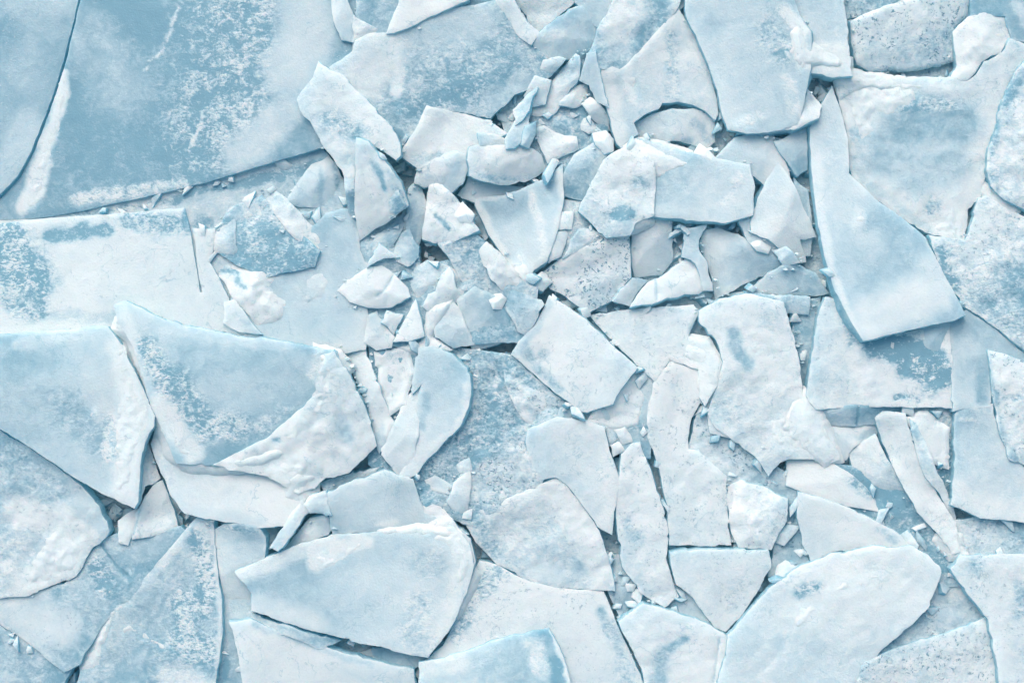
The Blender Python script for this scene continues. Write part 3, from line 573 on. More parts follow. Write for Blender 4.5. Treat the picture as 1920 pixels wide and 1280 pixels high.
S("1148,564 1166,540 1186,521 1216,525 1190,556 1180,574", "small frosted wedge at the left foot of the white bar", .78, .3, lift=.08, name=C_, facet=.15)
S("1180,575 1192,556 1216,528 1242,518 1262,500 1290,483 1306,492 1320,545 1310,552 1285,551 1222,570", "bright white bar of ice with a bulging right end", .97, .1, lift=.14, t=(.05,.12), r=.5, g=[("1230,522 1232,566",1.5)])
S("805,342 828,345 850,365 882,400 899,432 876,442 846,456 815,456 791,448 797,400", "brilliant white block with a dark blue notch", .97, .12, lift=.16, t=(.06,.12), r=.8, s=[("818,407 832,418 842,428",6,.1,.2)])
S("735,472 746,440 768,428 786,462 785,482 765,500 744,490", "bluish bent slab left of the round frosted boulder", .5, .25, z=.06, t=(.1,.1), r=.4)
S("684,496 692,470 706,440 736,420 762,388 764,404 748,444 735,472 712,500", "folded glassy blue sheet under the upright white slab", .36, .25, z=.08, t=(-.25,.1), r=.8, s=[("700,470 720,435",5,.7,.3)])
S("687,502 692,488 712,456 730,470 750,482 716,486", "small white arrow-shaped chip above the gem-shaped block", .92, .08, lift=.12, t=(.1,-.2), name=C_)
S("820,457 860,446 896,441 922,470 932,500 902,530 876,546 860,520 842,482", "half-melted looking slab with milky blotches below the notched block", .6, .6, lift=.08, t=(.0,.05), r=.8, pit=.4)
S("772,500 800,488 830,494 862,512 852,540 830,546 812,560 790,572 775,546 765,522", "round frosted boulder right of the gem-shaped block", .7, .3, lift=.12, t=(-.1,0), r=.6, facet=.2)
S("792,574 802,552 816,546 828,516 842,500 852,515 856,540 880,545 862,566 800,582", "ragged white lump right of the round frosted boulder", .97, .2, lift=.1, r=1.1, facet=.15)
S("632,545 645,530 690,500 716,497 740,515 765,540 770,556 735,576 710,578 690,577 655,566", "white gem-shaped block split by a fine crack left of centre", .95, .05, lift=0.3, t=(.05,.12), r=.3, facet=.18, j=.6, g=[("738,514 725,540 706,556",1.8)])
S("690,590 706,583 722,610 740,632 735,652 706,657 682,642", "pale wedge below the gem-shaped block", .74, .1, z=.15, t=(-.1,-.1), facet=.1, name=C_)
S("725,582 757,590 746,610 738,628 714,604", "small white facet below the gem-shaped block", .9, .06, z=.18, t=(-.1,-.1), name=C_)
S("780,560 790,600 796,630 766,640 737,641", "sharp white spike pointing up below the round boulder", .96, .05, z=.3, t=(.15,.05), name=C_, j=.5)
S("930,546 970,534 1000,545 1021,570 1005,601 985,630 970,622 950,582", "small blue slab left of the curved shield-like slab", .42, .25, z=.08, t=(.08,.05), r=.3, pit=.6)
S("812,582 846,555 860,575 874,612 890,645 850,652 816,632", "pale slab leaning against the clear blue pane", .6, .15, z=.14, t=(.12,0), r=.3)
S("855,562 890,536 930,555 962,600 977,630 932,646 886,658 868,612", "clear blue pane of ice near the middle", .42, .12, lift=.08, z=.2, t=(0,-.06), r=.25, j=.6, s=[("880,650 960,632",6,.8,.4), ("905,550",6,.8,.2)], g=[("930,556 975,628",1.2)])
S("1055,307 1058,370 1049,420 1040,452 1026,490 1002,506 985,531 964,510 950,490 916,440 891,385 890,370 945,366 985,350 1020,335", "kite-shaped slab with bare centre and white borders", .5, .06, lift=0.26, t=(.02,-.01), r=.2, j=.5,
  s=[("893,378 915,430 950,492 975,515",12,.95,.1), ("1000,370 1010,430 1020,480",12,.85,.35), ("1052,320 1056,380 1040,440",8,.8,.1), ("900,372 950,368",6,.8,.2), ("985,515",12,.97,.2)],
  p=[("966,440 976,462 988,485 1000,500 985,528 968,512 962,480",.06,9)])
S("896,470 912,452 934,470 962,500 986,532 974,556 940,545 918,522", "crumbly white lump packed under the foot of the kite-shaped slab", .95, .25, lift=.03, r=1.1, facet=.25, name=C_)
S("998,518 1016,508 1036,528 1018,546 1000,540", "round pale pebble of ice left of the dotted white slab", .8, .15, lift=.06, facet=.4, name=C_)
S("916,562 934,546 950,558 942,580 924,580", "rounded glassy chip above the clear blue pane", .7, .15, lift=.05, facet=.4, name=C_)
S("1002,142 1034,150 1022,196 992,204 982,180", "pale thin sheet behind the spire-like splinter", .68, .15, lift=.05, t=(.3,.1), name=C_)
S("962,206 986,180 1008,164 992,208 966,236", "slender grey-blue sliver left of the pale thin sheet", .5, .15, lift=.06, t=(-.2,.2), name=C_)
S("1028,226 1060,214 1086,228 1060,246 1034,240", "flat frosty chip above the snow-white crumbly chunk", .74, .25, lift=.05, facet=.3, name=C_)
S("1110,250 1136,244 1150,262 1150,284 1132,290 1116,272", "pale rounded chip at the foot of the sail-shaped slab", .76, .2, lift=.06, facet=.3, name=C_)
S("1312,268 1332,284 1346,300 1318,302 1300,286", "small white chip beside the end of the arched slab", .85, .15, lift=.06, facet=.3, name=C_)
S("854,872 880,858 886,884 864,902", "square frosted chip beside the foot of the crusted ice", .7, .25, lift=.08, facet=.25, name=C_)
S("834,1202 850,1164 864,1170 852,1212", "thin clear stick of ice by the lower right corner of the huge floe", .6, .1, lift=.08, facet=.2, name=C_)
S("850,1206 870,1188 880,1214 862,1230", "white nugget by the lower right corner of the huge floe", .92, .1, lift=.1, facet=.35, name=C_)
S("824,1234 846,1220 862,1236 842,1252", "pale crumb above the corner of the blue slab at the bottom edge", .8, .1, lift=.08, facet=.35, name=C_)
S("846,392 868,378 890,402 884,424 862,418", "bright knob of snow on the right side of the notched block", .97, .1, lift=.03, facet=.4, name=C_)
S("716,360 744,352 762,384 742,402 724,396", "bubbly ice lobe on the right flank of the upright white slab", .55, .5, lift=.02, facet=.3, name=C_)
S("1446,470 1476,462 1500,492 1470,500", "shaded chip tucked under the arrowhead slab", .6, .2, lift=.04, facet=.3, name=C_)
S("1150,806 1172,800 1190,826 1166,834", "frosty crumb above the top of the narrow speckled pillar", .8, .2, lift=.05, facet=.3, name=C_)
# --- lower left and bottom
S("-220,1132 0,1120 60,1114 140,1084 180,1024 215,1000 265,1005 340,985 352,1000 280,1090 240,1125 190,1175 150,1245 120,1260 70,1218 0,1170 -220,1085", "long grey-blue slab under the lower left floe", .5, .25, z=.0, lift=.08, t=(.02,.02), r=.25, name=F_, pit=.35, s=[("180,1060 200,1100",22,.42,.7), ("260,1030 300,1010",30,.4,.15), ("60,1160 120,1180",40,.68,.1), ("110,1100",24,.4,.4)], g=[("190,1022 215,1055 245,1085",1.4)])
S("-220,700 0,806 60,843 130,891 150,908 187,950 206,995 200,1006 175,1026 155,1061 140,1082 100,1096 50,1117 0,1121 -220,1135", "lower left floe heaped with crumbled snow", .5, .3, lift=0.24, z=.15, t=(.02,-.03), r=.7, name=F_, pit=.35,
  s=[("40,960 110,970 150,1000 100,1060 50,1100",36,.95,.3), ("20,1020 0,1080",30,.66,.5), ("150,940 190,985",22,.55,.1), ("30,880 100,920",30,.42,.35)],
  p=[("110,965 122,960 132,985 168,1020 150,1060 140,1080 95,1094 30,1112 45,1075 60,1030",.08,18), ("108,935 125,928 132,948 116,960 106,955",.06,8), ("60,885 66,888 64,896 58,894",.05,4), ("48,905 54,900 55,915 48,914",.05,4)])
S("220,976 246,958 262,950 254,990 244,1012 240,1023 222,1018", "small white tooth of ice left of the snowy wedge at lower left", .96, .1, lift=.14, facet=.2, name=C_)
S("254,962 290,905 304,900 320,940 334,986 300,1001 247,1011", "white snowy wedge below the junction of the two big left floes", .88, .25, lift=.18, t=(-.1,0), r=.6, name=C_, g=[("262,958 250,1005",1.4)])
S("262,838 278,826 292,868 302,896 285,908 272,912 263,945 252,950 255,900", "crumbled snow chunk down the slit between the two big left floes", .84, .35, lift=.05, z=.0, r=1., name=C_)
S("282,832 300,780 340,830 372,868 450,876 512,884 560,925 571,936 560,960 545,986 480,990 410,976 345,962 318,925 296,872", "sloping snow apron beneath the big frosted floe at left", .88, .08, lift=.04, z=.22, t=(0,.08), r=.2, name=F_, s=[("300,850 320,900",16,.75,.3), ("370,960 480,980",18,.65,.05)])
S("213,572 235,564 270,579 310,600 360,612 420,625 520,638 585,649 632,657 640,700 600,742 500,832 400,872 330,868 292,782 270,720 250,650 226,612", "big smooth blue floe at left with a frosted lower left corner", .42, .06, lift=0.36, z=.34, t=(.0,-.03), r=.12, name=F_, sp=4.5,
  s=[("225,580 240,610 255,660",14,.94,.15), ("275,650 310,720 330,790",28,.55,.85), ("330,720 380,800 440,800",36,.5,.75), ("300,760 360,850",26,.88,.2), ("290,620 330,615 420,640 540,650",12,.6,.1), ("540,760 480,810",18,.4,.4), ("480,720 560,700",60,.38,.04), ("600,660 590,700",12,.6,.3)])
S("626,656 640,678 665,720 690,780 706,835 680,861 655,886 611,896 590,916 560,926 500,892 440,882 398,872 440,850 500,822 545,782 590,740 604,690 610,664", "thick white snowy slab with a round bluish window left of centre", .93, .2, lift=.12, t=(.06,.02), r=.9, name=F_, pit=.3,
  s=[("635,790 650,820",22,.5,.15), ("625,840 640,880 600,890",12,.85,.3), ("480,850 520,870",10,.8,.4), ("515,826 535,822",6,.3,.4)],
  p=[("600,680 625,675 650,720 640,760 620,770 600,790 560,830 500,850 520,815 570,770 592,730",.09,20), ("470,868 540,850 600,860 600,895 560,915 510,885",.07,20)])
S("-220,640 0,626 100,620 180,611 202,612 224,640 243,680 265,722 291,780 289,800 272,830 263,870 259,940 252,953 190,925 130,889 60,841 0,804 -220,690", "leftmost big smooth floe with a bright snow band down its right side", .5, .06, lift=0.36, z=.38, t=(.02,.02), r=.12, name=F_, j=.7,
  s=[("225,650 240,720 250,780 240,860 230,930",26,.95,.2), ("175,770 165,785",9,.85,.3), ("120,760 180,830",40,.42,.3), ("40,640 160,625",16,.65,.1), ("205,790 205,850",18,.7,.7)],
  p=[("212,634 236,650 258,715 288,780 270,828 258,870 252,920 225,928 198,922 208,880 205,820 216,760 214,690",.07,16), ("162,775 182,758 184,770 170,788",.04,6)])
S("350,990 398,945 402,1000 406,1050 416,1120 419,1180 411,1240 403,1290 400,1420 125,1420 145,1282 150,1252 186,1180 201,1140 236,1124 290,1060", "tall frosted blade of blue ice with white snow ridges at bottom left", .42, .3, lift=0.26, t=(.03,.0), r=.35, name=F_, j=.6,
  s=[("345,1010 300,1060 330,1020",12,.8,.3), ("370,1010 390,1080 380,1140",22,.55,.85), ("350,1130 340,1200 390,1220",36,.55,.8), ("280,1120 300,1170",28,.4,.2), ("400,1000 412,1150 404,1270",5,.75,.2), ("230,1290 260,1240",34,.33,.15), ("320,1270 380,1290",30,.8,.4)],
  p=[("205,1140 250,1118 248,1136 222,1150 212,1180 198,1215 190,1250 150,1268 148,1245 175,1200 190,1165",.08,10), ("226,1176 236,1166 262,1176 305,1200 332,1222 300,1220 262,1200 242,1186 228,1192",.06,8)])
S("402,992 420,981 450,978 484,985 498,1006 497,1046 462,1062 472,1100 472,1142 432,1162 421,1120 407,1050", "rounded frosty slab right of the tall frosted blade", .66, .15, lift=.1, z=.05, t=(.05,-.05), r=.3, s=[("420,990 480,992",7,.55,.6), ("450,1110",18,.75,.1)])
S("505,1026 521,1000 546,960 566,935 582,955 561,985 541,1010 520,1033", "slim finger of ice below the white snowy slab", .72, .15, z=.12, t=(.1,-.1), r=.4)
S("580,930 612,920 622,966 580,962 570,945", "small pale chip beside the finger of ice", .66, .15, z=.0, t=(.1,0), name=C_)
S("525,1036 551,1005 580,972 612,962 622,990 616,1002 570,1018", "lumpy rounded ice chunk right of the finger of ice", .78, .1, z=.1, t=(.1,-.1), facet=.25, name=C_)
S("600,905 640,892 690,880 712,875 700,888 650,906 610,925", "thin splintered sliver under the white snowy slab", .48, .4, z=-.05, r=.6, pit=.5, name=C_)
S("428,1166 470,1160 560,1195 650,1225 720,1241 776,1254 781,1285 792,1420 470,1420 455,1282 445,1216", "snowy floe along the bottom edge below the long dark seam", .82, .1, lift=.08, z=.05, t=(.0,-.06), r=.2, name=F_, s=[("480,1172 600,1215 700,1245",10,.5,.2)])
S("470,1150 560,1180 640,1200 600,1218 560,1200 470,1166", "thin bluish shelf inside the long dark seam", .48, .3, lift=.04, t=(0,0))
S("697,1214 740,1215 800,1232 795,1245 776,1253 702,1236", "flat grey-blue wedge in the right end of the long dark seam", .42, .1, lift=.06, t=(0,0), r=.2)
S("880,1080 900,1050 932,1058 985,1086 1040,1101 1132,1108 1150,1150 1190,1240 1206,1280 1252,1420 780,1420 792,1240 830,1210 850,1170", "smooth snowfield-like floe at the bottom centre", .82, .06, z=.0, t=(.0,.04), r=.2, name=F_, j=.6,
  s=[("890,1090 940,1070 880,1140 850,1190",22,.62,.75), ("1130,1150 1140,1190",12,.35,.3), ("1150,1180 1180,1280",22,.58,.5)], pit=.4)
S("785,1240 832,1234 900,1210 960,1190 1030,1178 1050,1215 1065,1260 1073,1295 1080,1420 780,1420", "blue slab with a dark clear hole at the bottom edge", .44, .12, lift=.12, t=(.04,-.03), r=.35, name=F_, s=[("800,1250 860,1240",22,.88,.3), ("1000,1210 1010,1250",22,.8,.5), ("1042,1240 1046,1290",15,.06,.25), ("1035,1185 1060,1250 1072,1300",5,.92,.1), ("920,1240",40,.42,.15)])
S("1160,1165 1180,1150 1206,1131 1260,1145 1330,1170 1371,1196 1376,1212 1361,1240 1340,1420 1230,1420 1206,1262 1176,1200", "white slab with a blue sunken patch at the bottom edge right of centre", .9, .15, lift=.12, z=.08, t=(.0,-.03), r=.6, s=[("1250,1215 1285,1200",10,.3,.3), ("1240,1230 1230,1290",22,.42,.3)], g=[("1350,1195 1338,1280",1.5)])
S("865,971 900,955 960,930 1040,895 1061,905 1101,960 1126,1000 1151,1085 1153,1108 1120,1106 1040,1101 985,1086 930,1056 892,1016", "pentagon-shaped rough slab at lower centre", .7, .4, lift=0.26, t=(.02,-.02), r=.8, name=F_, pit=.35, j=.7, s=[("1040,910 1090,990 1130,1080",30,.93,.2), ("1010,1070 1070,1085",24,.55,.05), ("900,990 930,1040",22,.55,.6)])
S("785,650 811,648 850,665 876,690 883,720 879,760 862,800 831,830 801,860 782,890 760,900 748,892 770,800 790,720 772,740 776,690", "broad rounded leaf-shaped slab standing left of the crusted ice", .6, .08, lift=0.3, t=(.16,-.05), r=.25, s=[("875,720 870,780 820,835",8,.8,.2), ("800,740 790,800",9,.4,.1)])
S("796,708 793,735 786,800 780,850 768,900 750,896 715,853 714,840 740,790 760,745", "pointed leaf-shaped slab in front of the broad leaf-shaped slab", .76, .06, lift=.12, t=(-.16,0), r=.25)
S("838,940 850,905 882,880 884,910 876,960 860,972", "white tooth-like chunk at the foot of the crusted ice", .9, .1, lift=.14, facet=.2, name=C_)
S("795,900 815,890 850,910 835,925 812,920", "narrow glassy block in the dark hole below the leaf-shaped slabs", .55, .2, z=-.05, name=C_)
S("635,656 665,629 681,641 701,700 726,760 739,790 726,830 711,850 704,830 690,770 662,702", "long narrow slab between the white snowy slab and the leaf-shaped slabs", .82, .1, lift=.12, z=.25, t=(.1,0), r=.3, s=[("710,800 720,840",14,.5,.2), ("690,740 715,770",8,.85,.4)], g=[("645,672 678,735 692,775",1.5)])
S("610,926 650,906 705,886 722,880 745,890 775,898 785,930 795,960 850,980 880,1002 820,1002 700,996 624,1003 617,962", "smooth pale slab behind the huge floe at bottom centre", .55, .06, lift=.12, z=.18, t=(.0,-.08), r=.15, s=[("640,912 720,884",8,.8,.1), ("710,985 740,975",8,.9,.2), ("650,990 720,992",8,.4,.1)])
S("780,896 791,900 822,940 857,985 882,1010 892,1050 881,1082 850,1050 800,1000 785,935", "white ridge of crushed snow right of the smooth pale slab", .95, .2, lift=.08, t=(.05,.0), r=1.)
S("440,1070 500,1045 560,1020 622,1002 700,997 770,1000 850,986 880,1020 889,1060 881,1090 866,1130 851,1165 836,1190 816,1215 802,1232 770,1228 700,1210 640,1195 560,1175 470,1145 471,1110", "huge pale floe at bottom centre with snow along its top and right rim", .54, .06, lift=0.34, t=(.0,.03), r=.15, name=F_, sp=4.5,
  s=[("455,1080 540,1040 620,1010",20,.84,.2), ("860,1010 875,1060 850,1130 830,1190",22,.92,.35), ("590,1050 640,1030 680,1015",20,.92,.3), ("480,1130 600,1170",26,.68,.05), ("790,1130 770,1190 800,1210",34,.66,.5), ("800,1060",40,.5,.3)],
  p=[("585,1045 600,1030 625,1040 650,1020 690,1005 682,1030 655,1045 640,1062 605,1070",.07,10), ("790,1005 850,988 880,1022 888,1058 870,1110 858,1150 845,1120 850,1070 838,1030",.09,14)])
S("1365,1190 1400,1150 1440,1105 1500,1061 1560,1036 1600,1032 1640,1022 1680,1026 1711,1022 1740,1040 1761,1060 1766,1072 1756,1100 1741,1140 1711,1170 1651,1220 1601,1290 1590,1420 1300,1420 1345,1280 1361,1230", "big pale floe at bottom right with crumbly upper rim", .76, .12, lift=0.3, z=.3, t=(.0,.03), r=.35, name=F_, sp=4.5,
  s=[("1460,1080 1560,1050 1660,1070",30,.88,.4), ("1500,1110 1530,1100",16,.5,.7), ("1420,1220 1560,1240",60,.6,.15), ("1700,1060 1740,1090",26,.72,.1), ("1600,1150 1680,1150",30,.82,.1)],
  p=[("1480,1165 1495,1130 1510,1132 1520,1126 1545,1132 1530,1160 1520,1180 1490,1182",.07,12), ("1540,1110 1580,1080 1650,1065 1660,1085 1600,1110 1550,1130",.05,14)])
S("1800,1040 1925,1038 2080,1034 2080,1420 1884,1420 1872,1252 1852,1160 1782,1066", "snowy floe in the bottom right corner", .76, .25, lift=.06, z=.08, t=(-.03,0), r=.4, name=F_, pit=.45, s=[("1860,1110 1880,1250",24,.9,.05), ("1830,1060",20,.5,.5), ("1910,1100 1915,1150",18,.55,.5)])
S("1600,1290 1620,1242 1652,1226 1720,1201 1800,1176 1850,1155 1859,1200 1875,1290 1880,1420 1590,1420", "flecked white slab along the bottom edge at right", .78, .4, lift=.12, z=.12, t=(0,-.04), r=.7, name=F_, pit=.8)
def blurred(h, k):
    a = np.where(h < -5, -0.2, h)
    for ax in (0, 1):
        s = sum(np.roll(a, d, ax) for d in range(-k, k + 1)) / (2 * k + 1)
        a = s
    return a
stack()
def buried_shards():
    """upturned splinters and lumps half sunk in the gaps, underneath the big pieces"""
    rs = random.Random(77); G = GRID['H'].reshape(GRID['shape']); q = GRID['q']
    gx, gy = np.meshgrid(np.arange(-260, 2180, q), np.arange(-200, 1480, q)); P = np.stack([gx.ravel(), gy.ravel()], 1).astype(float)
    C = np.zeros(len(P), bool)
    for s in SLABS[N_LOW:]:
        b0 = s['poly'].min(0); b1 = s['poly'].max(0)
        ix = np.where((P[:, 0] >= b0[0]) & (P[:, 0] <= b1[0]) & (P[:, 1] >= b0[1]) & (P[:, 1] <= b1[1]))[0]
        C[ix[inside(P[ix], s['poly'])]] = True
    C = C.reshape(GRID['shape'])
    L = np.full(GRID['shape'], -.28)
    for s in SLABS[:N_LOW]:
        m = inside(P, s['poly']).reshape(GRID['shape']); L = np.where(m, np.maximum(L, s['z0']), L)
    new = []; spots = []; tries = 0
    while len(new) < 200 and tries < 60000:
        tries += 1
        x, y = rs.uniform(4, 1916), rs.uniform(4, 1276)
        i = int((x + 260) / q); j = int((y + 200) / q)
        if C[j, i] or not C[max(0, j - 3):j + 4, max(0, i - 3):i + 4].any(): continue
        crust = 690 < x < 1060 and 650 < y < 960
        if crust and rs.random() > .12: continue
        r = rs.choice((5, 6, 7, 8, 10, 12, 15)) * rs.uniform(.8, 1.25)
        if any(math.hypot(x - a, y - b) < (r + c) * .5 for a, b, c in spots): continue
        spots.append((x, y, r)); n = rs.choice((3, 3, 4, 4, 5)); a0 = rs.uniform(0, 6.28); el = rs.uniform(1, 2.1); th = rs.uniform(0, 3.14); Q = []
        for k in range(n):
            a = a0 + 6.283 * k / n + rs.uniform(-.5, .5); R = r * rs.uniform(.7, 1.3)
            u, v = R * math.cos(a) * el, R * math.sin(a) / el ** .5
            Q.append((x + u * math.cos(th) - v * math.sin(th), y + u * math.sin(th) + v * math.cos(th)))
        new.append((Q, rs.uniform(.35, .8), L[j, i] + rs.uniform(.02, .10), (rs.uniform(-.7, .7), rs.uniform(-.5, .7))))
    keep = SLABS[N_LOW:]; del SLABS[N_LOW:]
    for Q, sn, z, tt in new:
        S(Q, 'half-sunk splinter of ice in a gap between the big pieces', sn, .2, lift=-.5, z=2 * z, t=tt, r=.3, name='ice_splinter', cat='ice splinter', grp='splinters half sunk in the gaps', facet=.25, th=.16, j=.5, buried=True)
        SLABS[-1]['snow'] = sn
    SLABS.extend(keep)
    for k, s in enumerate(SLABS):
        if not s['buried']: s.setdefault('seed0', s['i'])
def shards():
    rs = random.Random(23); G = blurred(GRID['H'].reshape(GRID['shape']), 2); B = blurred(GRID['H'].reshape(GRID['shape']), 9); q = GRID['q']
    done = 0; tries = 0; spots = []
    while done < 60 and tries < 40000:
        tries += 1
        x, y = rs.uniform(10, 1910), rs.uniform(10, 1270)
        heap = 640 < x < 1560 and 90 < y < 1010
        if not heap and (rs.random() > .12 or (x < 560 and y < 420)): continue
        i = int((x - GRID['X0']) / q); j = int((y - GRID['Y0']) / q)
        if B[j, i] - G[j, i] < .05: continue
        r = rs.choice((5, 5, 6, 7, 8, 10, 12)) * rs.uniform(.8, 1.2)
        if any(math.hypot(x - a, y - b) < r + c * .7 for a, b, c in spots): continue
        spots.append((x, y, r)); n = rs.choice((3, 4, 4, 5)); a0 = rs.uniform(0, 6.28); el = rs.uniform(1, 2.0); th = rs.uniform(0, 3.14)
        P = []
        for k in range(n):
            a = a0 + 6.283 * k / n + rs.uniform(-.4, .4); R = r * rs.uniform(.7, 1.25)
            u, v = R * math.cos(a) * el, R * math.sin(a) / el ** .5
            P.append((x + u * math.cos(th) - v * math.sin(th), y + u * math.sin(th) + v * math.cos(th)))
        S(P, 'little pale shard of ice wedged down in a seam between larger pieces', rs.uniform(.45, .8), .2, lift=.03, z=2 * G[j, i] + .01, t=(rs.uniform(-.5, .5), rs.uniform(-.4, .5)), r=.3, name='ice_shard', cat='ice shard', grp='little shards wedged in the seams', facet=.2, th=.12, j=.5)
        done += 1
buried_shards()
shards()
stack()
for s in SLABS: build_slab(s)

# ------------------------------------------------------------------ the frozen lake under the jam: blue crust in the gaps, snow around it
def lake():
    xs = np.concatenate([np.array([-300, -120, -60, -30, -18.0]), np.arange(-11.5, 11.51, 0.1), np.array([18.0, 30, 60, 120, 300])])
    ys = np.concatenate([np.array([-300, -120, -60, -30, -18.0]), np.arange(-8, 8.01, 0.1), np.array([18.0, 30, 60, 120, 300])])
    X, Y = np.meshgrid(xs, ys); x = X.ravel(); y = Y.ravel()
    px, py = x * 100, y * 100
    out = np.maximum(np.maximum(np.abs(x) - 11.6, np.abs(y) - 7.6) / 3, 0).clip(0, 1)
    z = -0.33 + 0.07 * fbm(px, py, 90, 5, 61) + 0.05 * fbm(px, py, 22, 3, 62)
    z = z * (1 - out) + out * (0.05 + 0.1 * fbm(px, py, 300, 4, 63))
    n, m = len(xs), len(ys)
    f = [(j * n + i, j * n + i + 1, (j + 1) * n + i + 1, (j + 1) * n + i) for j in range(m - 1) for i in range(n - 1)]
    o = new_mesh('frozen_lake', np.stack([x, y, z], 1), f, (0, 0, 0),
                 dict(snow=.52 + .3 * out, mott=np.full(len(x), .4), side=np.zeros(len(x)), pit=np.full(len(x), .6)), [True] * len(f))
    o['kind'] = 'structure'
    o['label'] = 'blue crusted lake ice at the bottom of the gaps'
lake()

def rubble():
    rs = random.Random(5); V = []; F = []; n = 0
    for k in range(2600):
        cx, cy = rs.uniform(-10, 10), rs.uniform(-6.8, 6.8); r = rs.choice((.03, .04, .05, .07, .10, .16, .24)) * rs.uniform(.7, 1.2)
        z = -0.33 + rs.uniform(0, .12)
        k0 = rs.randint(4, 6); a0 = rs.uniform(0, 6.28); h = min(r, .07) * rs.uniform(.5, 1.2); tx, ty = rs.uniform(-.4, .4), rs.uniform(-.4, .4)
        ring = []
        for q in range(k0):
            a = a0 + q * 6.283 / k0 + rs.uniform(-.3, .3); R = r * rs.uniform(.6, 1.15); ring.append((R * math.cos(a), R * math.sin(a)))
        for (u, v) in ring: V.append((cx + u, cy + v, z - r * .6))
        for (u, v) in ring: V.append((cx + u * .8, cy + v * .8, z + h + tx * u + ty * v))
        F.append([n + k0 + q for q in range(k0)])
        for q in range(k0): F.append((n + q, n + (q + 1) % k0, n + k0 + (q + 1) % k0, n + k0 + q))
        n += 2 * k0
    V = np.array(V); m = len(V)
    o = new_mesh('ice_rubble', V, F, (0, 0, 0), dict(snow=np.repeat(np.random.RandomState(3).uniform(.3, .8, m // 4 + 1), 4)[:m], mott=np.full(m, .2), side=np.zeros(m), pit=np.zeros(m)), [False] * len(F))
    o['kind'] = 'stuff'; o['label'] = 'crushed ice crumbs lying deep in the dark gaps between slabs'; o['category'] = 'ice rubble'
rubble()

def crumbs():
    """small broken bits lying in the seams, where a higher edge drops onto a lower piece"""
    rs = random.Random(11); V = []; F = []; n = 0; SN = []
    G = GRID['H'].reshape(GRID['shape']); q, X0, Y0 = GRID['q'], GRID['X0'], GRID['Y0']
    tries = 0; made = 0
    while made < 650 and tries < 60000:
        tries += 1
        px = rs.uniform(-40, 1960); py = rs.uniform(-40, 1320)
        i = int((px - X0) / q); j = int((py - Y0) / q)
        h = G[j, i]
        if h < -5: continue
        w = G[j - 2:j + 3, i - 2:i + 3]
        heap = 1.0 if (620 < px < 1560 and 90 < py < 1000) else 0.35
        if not (w.max() - h > 0.06): continue
        if vnoise(np.array([px / 45.]), np.array([py / 45.]))[0] < .55: continue
        if rs.random() > heap: continue
        r = min(.06, .009 + rs.expovariate(1 / .013))
        k0 = rs.randint(3, 5); a0 = rs.uniform(0, 6.28); hh = r * rs.uniform(.3, .9); tx, ty = rs.uniform(-.5, .5), rs.uniform(-.5, .5)
        c = to_world(np.array([[px, py]]), np.array([h]))[0]
        for lvl in (0, 1):
            for qq in range(k0):
                a = a0 + qq * 6.283 / k0 + (rs.uniform(-.2, .2)); R = r * rs.uniform(.65, 1.15) * (1 if lvl == 0 else .75)
                u, v = R * math.cos(a) * 1.4, R * math.sin(a) * .8
                V.append((c[0] + u, c[1] + v, c[2] - .03 if lvl == 0 else c[2] + hh + tx * u + ty * v))
        SN += [rs.uniform(.6, 1.0)] * (2 * k0)
        F.append([n + k0 + qq for qq in range(k0)])
        for qq in range(k0): F.append((n + qq, n + (qq + 1) % k0, n + k0 + (qq + 1) % k0, n + k0 + qq))
        n += 2 * k0; made += 1
    m = len(V)
    o = new_mesh('ice_crumbs', np.array(V), F, (0, 0, 0), dict(snow=SN, mott=np.full(m, .1), side=np.zeros(m), pit=np.zeros(m)), [False] * len(F))
    o['kind'] = 'stuff'; o['label'] = 'loose white ice crumbs scattered along the seams between slabs'; o['category'] = 'ice crumbs'
crumbs()

def drift(poly, label, h=.05, w=18, seed=0):
    """wind-packed snow lying across the seam between pieces"""
    po = parse(poly)
    pol = rough_outline(po, 4, 1.3, 900 + seed); ex = grid_points(pol, 3.6, seed, 2.0)
    v, f = triangulate(pol, ex)
    base = sample(blurred(GRID['H'].reshape(GRID['shape']), 5), GRID['X0'], GRID['Y0'], v)
    d = dist_line(v, pol, True); x, y = v[:, 0], v[:, 1]
    z = base + 0.6 * h * sstep(d / (1.8 * w)) * (0.8 + .5 * np.abs(fbm(x, y, 50, 3, seed))) + .012 * fbm(x, y, 13, 4, 3) + .006 - 0.04 * (1 - sstep(d / 7))
    V = to_world(v, z)
    loc = (float(V[:, 0].mean()), float(V[:, 1].mean()), float(V[:, 2].min()))
    m = len(V)
    o = new_mesh('snow_drift', V, f, loc, dict(snow=.9 + .12 * fbm(x, y, 40, 3, 6), mott=np.full(m, .15), side=np.zeros(m), pit=np.full(m, .25)), [True] * len(f))
    o.location = loc; o['label'] = label; o['category'] = 'snow drift'; o['group'] = 'snow drifts packed over the seams'
drift("286,765 330,795 352,840 400,866 470,852 520,835 540,850 470,885 420,892 350,888 305,862 292,820", "snow drift along the lower edge of the big blue frosted floe at left", .07, 20, 1)
drift("1508,722 1532,745 1572,825 1584,866 1545,876 1500,842 1462,800 1480,760", "powdery snow drift at the lower right corner of the large snow-covered slab", .06, 18, 2)
drift("1160,272 1195,256 1240,262 1300,282 1292,312 1236,336 1196,316", "snow drift over the top edge of the crumpled slab below the arched slab", .05, 18, 3)
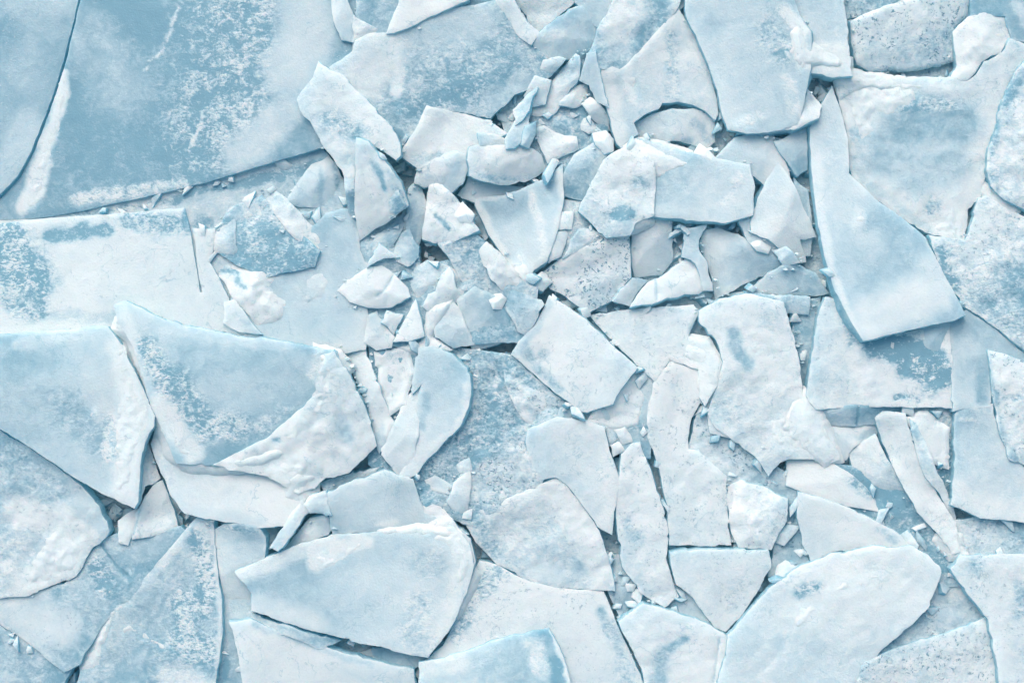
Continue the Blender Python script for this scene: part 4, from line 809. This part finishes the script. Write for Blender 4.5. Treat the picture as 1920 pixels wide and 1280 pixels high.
drift("1476,60 1498,36 1525,78 1560,92 1600,108 1602,142 1530,138 1508,155 1488,112", "clotted snow drift bridging the tall smooth floe and the blue-topped slab beside it", .07, 16, 4)
drift("1280,625 1330,630 1362,680 1350,730 1322,765 1300,720 1310,690 1276,668", "snow drift in the bend of the white bridging slab", .04, 16, 5)
drift("560,880 600,890 600,920 572,950 530,935 530,900", "soft snow drift at the lower tip of the thick white snowy slab", .05, 14, 6)
drift("1150,400 1185,405 1225,398 1230,420 1190,440 1150,450 1120,440", "snow drift packed between the crumpled slab and the square pale slab", .04, 12, 7)
drift("850,560 800,580 790,640 740,648 760,664 830,660 850,655 812,632", "snow drift at the foot of the slab leaning on the clear blue pane", .03, 10, 8)
drift("1560,150 1600,128 1700,144 1790,146 1800,165 1700,172 1620,170 1575,190", "snow drift filling the seam under the rounded dirt-flecked block", .06, 14, 10)

drift("205,618 235,640 262,700 290,772 302,745 278,682 258,622 238,584 215,592", "narrow snow drift filling the slit between the two big left floes", .05, 12, 11)
drift("586,640 640,655 668,692 650,716 620,690 590,668", "small snow drift at the upper corner of the thick white snowy slab", .04, 12, 13)
drift("1768,985 1810,1000 1816,1046 1780,1052 1742,1012", "snow drift around the lower end of the long white log", .05, 14, 15)
drift("700,988 780,978 860,990 872,1012 790,1010 710,1006", "thin snow drift along the top rim of the huge pale floe", .04, 10, 16)
drift("1838,334 1880,362 1916,394 1900,412 1850,384 1828,360", "snow drift in the seam below the rough rubbly snow block", .05, 12, 17)
drift("870,1085 892,1060 908,1076 886,1120 860,1162 846,1150", "snow drift down the right rim of the huge pale floe", .05, 12, 18)
drift("1116,742 1160,728 1190,700 1214,740 1200,800 1160,808 1100,790", "powder snow drifted into the low blue hollow at centre", .04, 24, 19)
drift("700,660 770,650 780,700 760,760 730,780 710,720", "powder snow drifted behind the broad leaf-shaped slab", .03, 24, 21)
drift("1690,780 1740,770 1780,800 1778,880 1750,870 1720,820", "powder snow drifted beside the long dark vertical crack", .03, 22, 22)
